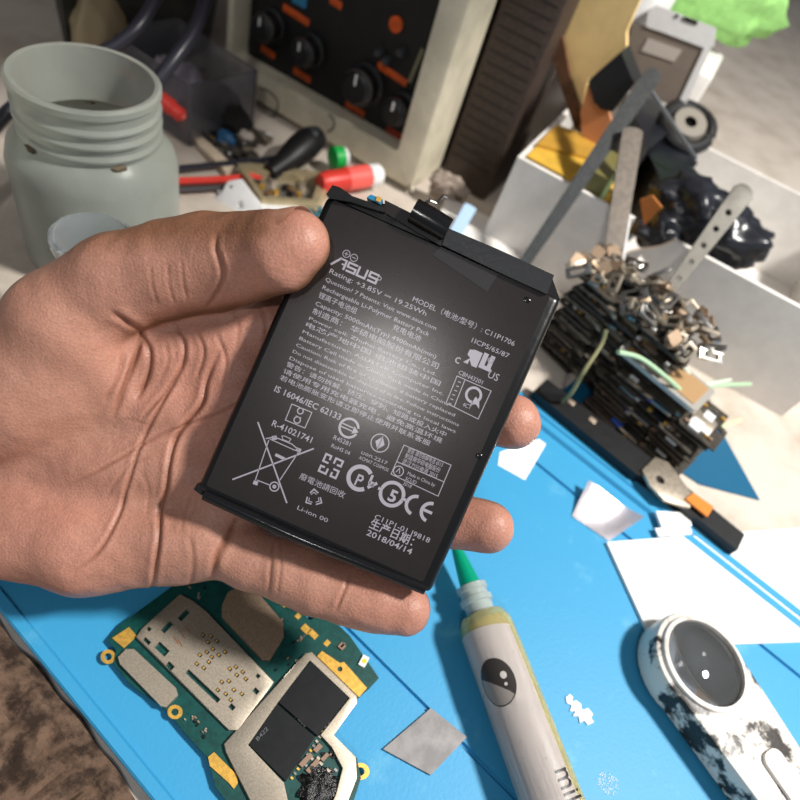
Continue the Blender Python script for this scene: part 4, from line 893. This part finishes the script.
# black phone chassis along the far edge of the mat
ca_, cb_ = G(534, 392, .008), G(694, 520, .008); cdx = (cb_-ca_).normalized(); CMx = frame_of((ca_.x, ca_.y, MT+.002), cdx)
ch = thing('phone_chassis', 'long black phone chassis lying along the far edge of the blue mat', 'chassis'); ch.matrix_world = CMx
CL = (cb_-ca_).length
bm = N(); prism(bm, [(0, -.003), (CL*.66, -.0035), (CL*.70, -.001), (CL+.02, -.001), (CL+.02, .010), (CL*.6, .012), (0, .010)], 0, .005, bev=.0012); obj('frame', bm, black, ch)
for px, py in ((571, 403), (592, 421)):
    p = lplane(CMx, px, py, 2, .005); bm = N(); box(bm, (p.x, p.y, .0054), (.0036, .003, .0008), bev=.0002); obj('contact_pad', bm, mat('pale_pad', (186, 168, 150), .4, .4), ch)
p = [lplane(CMx, x, y, 2, .0062) for x, y in ((642, 470), (655, 457), (668, 462), (680, 478), (694, 496), (690, 508), (664, 500), (650, 486))]
bm = N(); prism(bm, [(v.x, v.y) for v in p], .005, .0064, holes=[circ((lplane(CMx, 660, 480, 2, .0062).x, lplane(CMx, 660, 480, 2, .0062).y), .0022, 14)], bev=.0003); obj('metal_bracket', bm, mat('pale_bracket', (182, 170, 154), .4, .7, var=.15, vscale=500), ch)
p = [lplane(CMx, x, y, 2, .0062) for x, y in ((684, 500), (692, 494), (712, 508), (706, 518))]
bm = N(); prism(bm, [(v.x, v.y) for v in p], .0066, .0074); obj('flex_ribbon', bm, mat('orange_flex', (220, 130, 50), .4), ch)
# wires and odd bits around the piles
def wire(name, pts, r, m, label, cat='wire', n=8):
    P = [D(*p) if len(p) == 3 else G(p[0], p[1], p[3]) for p in pts]; c = P[0].copy(); bm = N(); tube(bm, spl([v-c for v in P], 7), r, n); return tag(obj(name, bm, m, loc=c), label, cat)
def gw(pts): return [(x, y, 0, h) for x, y, h in pts]
wire('thin_wire', gw([(562, 402, .012), (572, 392, .022), (586, 368, .034), (601, 345, .040), (606, 330, .046)]), .0010, mat('olive_wire', (132, 132, 96), .5), 'thin olive wire curving up the front of the tall board pile')
wire('thin_wire', gw([(618, 352, .056), (640, 358, .052), (662, 374, .044), (680, 390, .036), (688, 402, .028), (684, 418, .020)]), .0011, cwire, 'pale green wire looping over the low board pile')
wire('thin_wire', gw([(640, 342, .040), (660, 352, .040), (684, 368, .038), (698, 384, .032), (730, 380, .024)]), .0010, mat('milky_wire', (206, 216, 200), .45), 'milky wire behind the low board pile, farther from the mat')
wire('thin_wire', gw([(686, 402, .028), (696, 392, .030), (712, 386, .028), (750, 384, .02)]), .0011, cwire, 'short pale green wire leaving the low pile to the right')
wire('plastic_rod', gw([(667, 434, .010), (684, 440, .008), (700, 434, .010), (740, 420, .012)]), .0012, mat('pale_lime_rod', (200, 214, 172), .4), 'pale lime plastic rod below the cotton ball', 'rod')
o = blob('cotton_ball', G(694, 424, .016), .0088, mat('cotton_white', (236, 228, 228), .9), sx=1.2, amp=.2, freq=2.5, seed=3); tag(o, 'white cotton ball at the right end of the low board pile', 'cotton ball')
bar('grey_pin', G(678, 378, .030), G(690, 350, .050), .0022, .0028, .0018, dsteel, 'short grey metal pin sticking up among the pale wires', 'pin')
hpoly('plastic_tray', [(560, 392), (600, 360), (720, 428), (760, 500), (700, 484)], .0, .0008, mat('deep_blue_tray', (20, 92, 128), .4), 'flat deep blue tray under the low board pile', 'tray', bev=.0002)

# ------------------------------------------------------------------ left side of the bench: jar, wires, scraps
jx = Vector((-.1555, .1985, 0))
jar = thing('plastic_jar', 'open milky plastic jar with threaded neck and cloudy liquid', 'jar', jx)
jm = mat('milky_plastic', (206, 210, 202), .3, trans=.72, var=.05, vscale=40, ior=1.2)
prof = [(0, .0006), (.030, .0006), (.0325, .004), (.0325, .048), (.031, .0535), (.0265, .0575), (.0252, .0590)]
for k in range(3): z = .0615+k*.0052; prof += [(.0252, z-.0012), (.0266, z), (.0266, z+.0008), (.0252, z+.0020)]
prof += [(.0255, .0770), (.0268, .0784), (.0268, .0806), (.0258, .0815), (.0242, .0812), (.0238, .0790), (.0236, .0600), (.0290, .0540), (.0308, .048), (.0308, .004), (.028, .0022), (0, .0022)]
bm = N(); lathe(bm, prof, 64); obj('body', bm, jm, jar)
bm = N(); lathe(bm, [(0, .0024), (.0280, .0024), (.0304, .0042), (.0304, .038), (0, .038)], 48); obj('liquid', bm, mat('cloudy_liquid', (104, 112, 102), .2, sss=.3, sr=(.004, .004, .003)), jar)
for a in (-.6, -1.9, 2.2):
    bm = N(); o = blob('grime', (.0256*math.cos(a), .0256*math.sin(a), .0588), .0025, mat('grime_brown', (96, 84, 66), .7), sx=.5, sy=1.1, sz=.5, amp=.5, seed=a, parent=jar, rot=a, sub=3)
lc = D(92, 236, .20); ld = thing('clear_cup', 'small clear plastic cup standing in front of the milky jar', 'cup', (lc.x, lc.y, 0))
bm = N(); lathe(bm, [(0, .0002), (.0095, .0002), (.0118, .056), (.0130, .0585), (.0132, .062), (.0118, .0628), (.0104, .0605), (.0102, .056), (.0085, .002), (0, .002)], 48); obj('wall', bm, clearp, ld)
# two black cables coming down behind the jar
wire('power_cable', [(175, -40, .30), (157, -5, .295), (140, 24, .29), (118, 44, .288), (90, 58, .285), (50, 80, .28), (0, 120, .27), (-60, 200, .25)], .0031, cable, 'black power cable arching down left behind the jar mouth', 'cable', 12)
wire('power_cable', [(225, -60, .30), (206, -2, .295), (194, 30, .29), (178, 54, .286), (160, 78, .285), (140, 104, .286), (126, 140, .29), (118, 176, .293)], .0033, cable, 'black power cable running down just right of the jar mouth', 'cable', 12)
# clear box with a hole
cb = thing('clear_box', 'clear plastic box standing open behind the jar and cables', 'box'); cbm = frame_of(G(150, 118, 0), Vector((1, -.35, 0))); cb.matrix_world = cbm
cm_ = mat('smoky_clear', (220, 218, 224), .25, trans=.92, ior=1.15)
for c_, s_ in (((.0, .0, .018), (.07, .002, .036)), ((.0, .05, .018), (.07, .002, .036)), ((-.034, .025, .018), (.002, .05, .036)), ((.034, .025, .018), (.002, .05, .036)), ((0, .025, .001), (.07, .05, .002))):
    bm = N(); box(bm, c_, s_, bev=.0006); obj('panel', bm, cm_, cb)
o = blob('cloth_scrap', cbm @ Vector((-.004, .025, .016)), .013, mat('mauve_cloth', (150, 142, 152), .8), sx=1.3, sy=.9, sz=1.0, amp=.35, seed=4); tag(o, 'greyish mauve cloth scrap bunched inside the clear box', 'cloth')
hg = thing('hinge_tab', 'round grey tab with a dark hole right of the clear box', 'tab'); hgm = frame_of(G(204, 74, .004), Vector((1, -.3, 0)), (0, -.5, 1)); hg.matrix_world = hgm
bm = N(); prism(bm, circ((0, 0), .014, 28), 0, .003, holes=[circ((0, 0), .003, 14)], bev=.0006); obj('disc', bm, mat('khaki_grey', (128, 124, 108), .6), hg)
# red plug and wires
def rod(name, p, q, r, m, label, cat, cap=None, prof=None):
    M = frame_of(p, q-p); L = (q-p).length; t = thing(name, label, cat); t.matrix_world = M
    return t, L
t, L = rod('test_plug', G(160, 98, .028), G(183, 117, .022), .004, red, 'small red test plug poking out behind the jar shoulder', 'plug')
bm = N(); tube(bm, [(-.02, 0, 0), (0, 0, 0), (L*.5, 0, 0), (L*.55, 0, 0), (L*.95, 0, 0), (L, 0, 0)], [.0032, .0040, .0046, .0038, .0040, .0030], 18); obj('sleeve', bm, red, t)
bm = N(); tube(bm, [(L, 0, 0), (L+.0012, 0, 0)], [.0022, .0018], 14); obj('tip', bm, mat('plug_red_light', (236, 110, 96), .35), t)
wire('lead_wire', gw([(130, 172, .005), (180, 168, .005), (220, 164, .005), (260, 160, .006), (290, 156, .012)]), .0016, cable, 'thin black lead lying across the bench right of the jar')
wire('lead_wire', gw([(120, 184, .004), (180, 181, .004), (212, 180, .004), (238, 178, .004), (262, 176, .004)]), .0020, red, 'red lead lying across the bench right of the jar')
wire('lead_wire', gw([(125, 192, .003), (180, 190, .003), (215, 188, .003), (240, 186, .003)]), .0016, mat('dark_grey_lead', (66, 64, 66), .5), 'dark grey lead just in front of the red lead')
# white bracket with two holes
wbk = thing('white_bracket', 'white plastic bracket with two round holes behind the thumb', 'bracket'); bkm = frame_of(G(235, 205, .0), G(272, 216, 0)-G(225, 190, 0)); bkm = bkm @ Matrix.Rotation(math.radians(-38), 4, 'X'); wbk.matrix_world = bkm
fp_ = [lplane(bkm, x, y, 1, 0) for x, y in ((204, 222), (206, 208), (224, 193), (230, 182), (243, 180), (252, 192), (270, 214), (272, 226))]
hh = [lplane(bkm, x, y, 1, 0) for x, y in ((233, 188), (243, 206))]
bm = N(); prism(bm, [(v.x, v.z) for v in fp_], 0, .003, holes=[circ((hh[0].x, hh[0].z), .0011, 12), circ((hh[1].x, hh[1].z), .0019, 14)], bev=.0006); bm.transform(Matrix(((1, 0, 0, 0), (0, 0, -1, 0), (0, 1, 0, 0), (0, 0, 0, 1)))); obj('plate', bm, whitep, wbk)
bm = N(); v0, v1 = fp_[0], fp_[-1]; box(bm, ((v0.x+v1.x)/2, .012, .002), (abs(v1.x-v0.x), .026, .003), bev=.0008); obj('foot', bm, whitep, wbk)
# metal chassis scrap
ms = thing('phone_chassis', 'gold and silver phone chassis lying open behind the white bracket', 'chassis'); q = G(285, 186, 0); msm = frame_of((q.x, q.y, .0005), G(330, 178, 0)-G(240, 166, 0)); ms.matrix_world = msm
pl = lambda pts, z: [tuple(lplane(msm, x, y, 2, z)[:2]) for x, y in pts]
bm = N(); prism(bm, pl([(238, 164), (250, 162), (324, 172), (330, 184), (318, 204), (262, 200)], .008), 0, .008, holes=[pl([(246, 169), (320, 177), (312, 199), (264, 196)], .008)], bev=.0006); obj('rim', bm, mat('pale_gold_rim', (198, 182, 146), .4, .6, var=.1, vscale=200), ms)
bm = N(); prism(bm, pl([(246, 169), (320, 177), (312, 199), (264, 196)], .008), .0008, .002); obj('floor_plate', bm, mat('silver_plate', (170, 166, 160), .3, .8, var=.3, vscale=150), ms)
rr = random.Random(5)
for k in range(16):
    x, y = rr.uniform(254, 312), rr.uniform(173, 196); v = lplane(msm, x, y, 2, .003); bm = N(); box(bm, (0, 0, 0), (rr.uniform(.002, .006), rr.uniform(.002, .004), .003), M=Matrix.Rotation(rr.uniform(0, 3), 4, 'Z'), bev=.0002); obj('fitting', bm, rr.choice((steel, gold, tin, black, mat('brown_flex', (110, 84, 56), .5))), ms, loc=(v.x, v.y, .0035))
hpoly('white_tray', [(258, 205), (270, 196), (300, 200), (298, 215), (268, 222)], .0, .006, whitep, 'small white tray in front of the open phone chassis', 'tray')
o = dup(protos[0], Matrix.Translation(G(296, 206, .004)) @ Matrix.Rotation(-.5, 4, 'Z') @ Matrix.Scale(.5, 4), 'small teal and white circuit scrap beside the thumb tip', 'loose scrap')
for c in list(o.children):
    if c.name.startswith('substrate'): c.data = c.data.copy(); c.data.materials.clear(); c.data.materials.append(mat('teal_mask', (18, 104, 124), .4, var=.3, vscale=300))
# red capped tube, green cap, black foot lump
t, L = rod('glue_tube', G(326, 182, .010), G(368, 176, .010), .006, red, 'red tube with white cap lying in front of the power supply', 'tube')
bm = N(); tube(bm, [(-.004, 0, 0), (0, 0, 0), (L*.42, 0, 0), (L*.45, 0, 0), (L*.98, 0, 0)], [.0050, .0062, .0062, .0068, .0068], 24); obj('body', bm, red, t)
bm = N(); tube(bm, [(L*.45, 0, 0), (L*.96, 0, 0)], [.0070, .0070], 24); obj('band', bm, mat('coral_band', (234, 96, 88), .45), t)
bm = N(); tube(bm, [(L*.98, 0, 0), (L*1.0, 0, 0), (L*1.24, 0, 0), (L*1.3, 0, 0)], [.0058, .0068, .0066, .0052], 24); obj('cap', bm, whitep, t)
t, L = rod('bottle_cap', G(332, 158, .012), G(344, 157, .012), .006, green, 'small green cap with white end above the red tube', 'cap')
bm = N(); tube(bm, [(0, 0, 0), (.0005, 0, 0), (L*.8, 0, 0)], [.0058, .0066, .0066], 24); obj('shell', bm, green, t)
bm = N(); tube(bm, [(L*.8, 0, 0), (L*1.1, 0, 0), (L*1.2, 0, 0)], [.0058, .0056, .0044], 24); obj('end_disc', bm, whitep, t)
t, L = rod('rubber_bulb', G(274, 170, .008), G(316, 140, .014), .01, black, 'black rubber bulb in front of the beige power supply', 'bulb')
bm = N(); tube(bm, spl([(-.004, 0, 0), (L*.3, 0, 0), (L*.55, 0, .001), (L*.8, 0, .002), (L*1.02, 0, .001)], 6), [.0045+.0045*max(0, math.sin((i/24)*PI*.80)) for i in range(25)], 20); obj('bulb', bm, black, t)
bm = N(); lathe(bm, [(0, 0), (.0035, 0), (.0042, .0015), (.0030, .003), (0, .003)], 20); obj('nozzle', bm, mat('dark_button', (56, 60, 62), .4), t, loc=(L*.85, -.001, .0075))
# dim clutter at the back left
hpoly('dark_fill_case', [(40, -100), (222, -90), (206, -22), (120, -18), (60, -10)], .0, .055, mat('dark_olive_case', (44, 44, 38), .6, var=.3, vscale=60), 'dark case added to darken the corner behind the cables', 'case', bev=.003)  # added case, not a seen one, to keep the back left corner dark
for k, (px, py, h, sc_, a, pr_, lb_) in enumerate(((232, 116, .006, .55, -.7, 0, 'dark scrap circuit board leaning in front of the beige power supply'), (212, 132, .004, .6, -.5, 2, 'dark scrap circuit board flat right of the red plug'), (244, 132, .003, .42, .2, 1, 'small grimy circuit scrap at the lower left foot of the power supply'))):
    dup(protos[pr_], Matrix.Translation(G(px-12, py, h)) @ Matrix.Rotation(a, 4, 'Z') @ Matrix.Scale(sc_, 4), lb_, 'loose scrap')
o = blob('foam_block', G(222, 108, .010), .014, mat('black_foam', (24, 22, 20), .9), sx=1.7, sy=.8, sz=.7, amp=.25, seed=8, rot=-.5); tag(o, 'black foam lump left of the power supply foot', 'foam')
for k, (px, py, c_) in enumerate(((226, 138, (40, 90, 130)), (236, 130, (34, 96, 128)), (246, 137, (190, 180, 170)))):
    o = blob('connector_scrap', G(px, py, .006), .0042, mat('scrap_tone_%s' % 'abc'[k], c_, .5), amp=.4, sx=1.3, seed=k+11, sub=3); tag(o, ('blue connector scrap on the left, nearest the jar, before the power supply', 'blue connector scrap touching the dark board before the power supply', 'pale beige connector scrap beside the blue ones')[k], 'connector')
hpoly('wood_strip', [(178, 122), (182, 117), (236, 168), (226, 172)], .0, .004, mat('pale_wood', (214, 196, 172), .6, var=.1, vscale=200), 'pale wood strip lying right of the jar shoulder', 'strip')
o = blob('rubber_ring', G(100, 36, .03), .02, mat('tan_rubber', (150, 134, 104), .6), sx=.6, sz=1.2, amp=.1, seed=2); tag(o, 'tan rounded lump in the far left corner behind the cable', 'lump')

# ------------------------------------------------------------------ light
def area(name, loc, target, size, power, col=(1, 1, 1)):
    l = bpy.data.lights.new(name, 'AREA'); l.shape = 'DISK'; l.size = size; l.energy = power; l.color = col
    o = bpy.data.objects.new(name, l); COL.objects.link(o); o.location = loc
    o.rotation_euler = (Vector(target)-Vector(loc)).to_track_quat('-Z', 'Y').to_euler(); return o
area('bench_lamp_light', (0.53, .21, .80), (.06, .14, 0), .11, 14.0, (1, .965, .91))
rf = D(383, 372, BD); rd = (-Fw + Rt*(-17/FPX) + Up*(28/FPX)).normalized()
area('ceiling_lamp_light', rf + rd*1.15, rf, .075, 2.2, (1, .97, .93))
w = bpy.data.worlds.new('world'); S.world = w; w.use_nodes = True
w.node_tree.nodes['Background'].inputs['Color'].default_value = (.8, .88, 1, 1); w.node_tree.nodes['Background'].inputs['Strength'].default_value = .26
S.view_settings.view_transform = 'Standard'; S.view_settings.look = 'None'; S.view_settings.exposure = 0; S.view_settings.gamma = 1
S.view_settings.use_curve_mapping = False
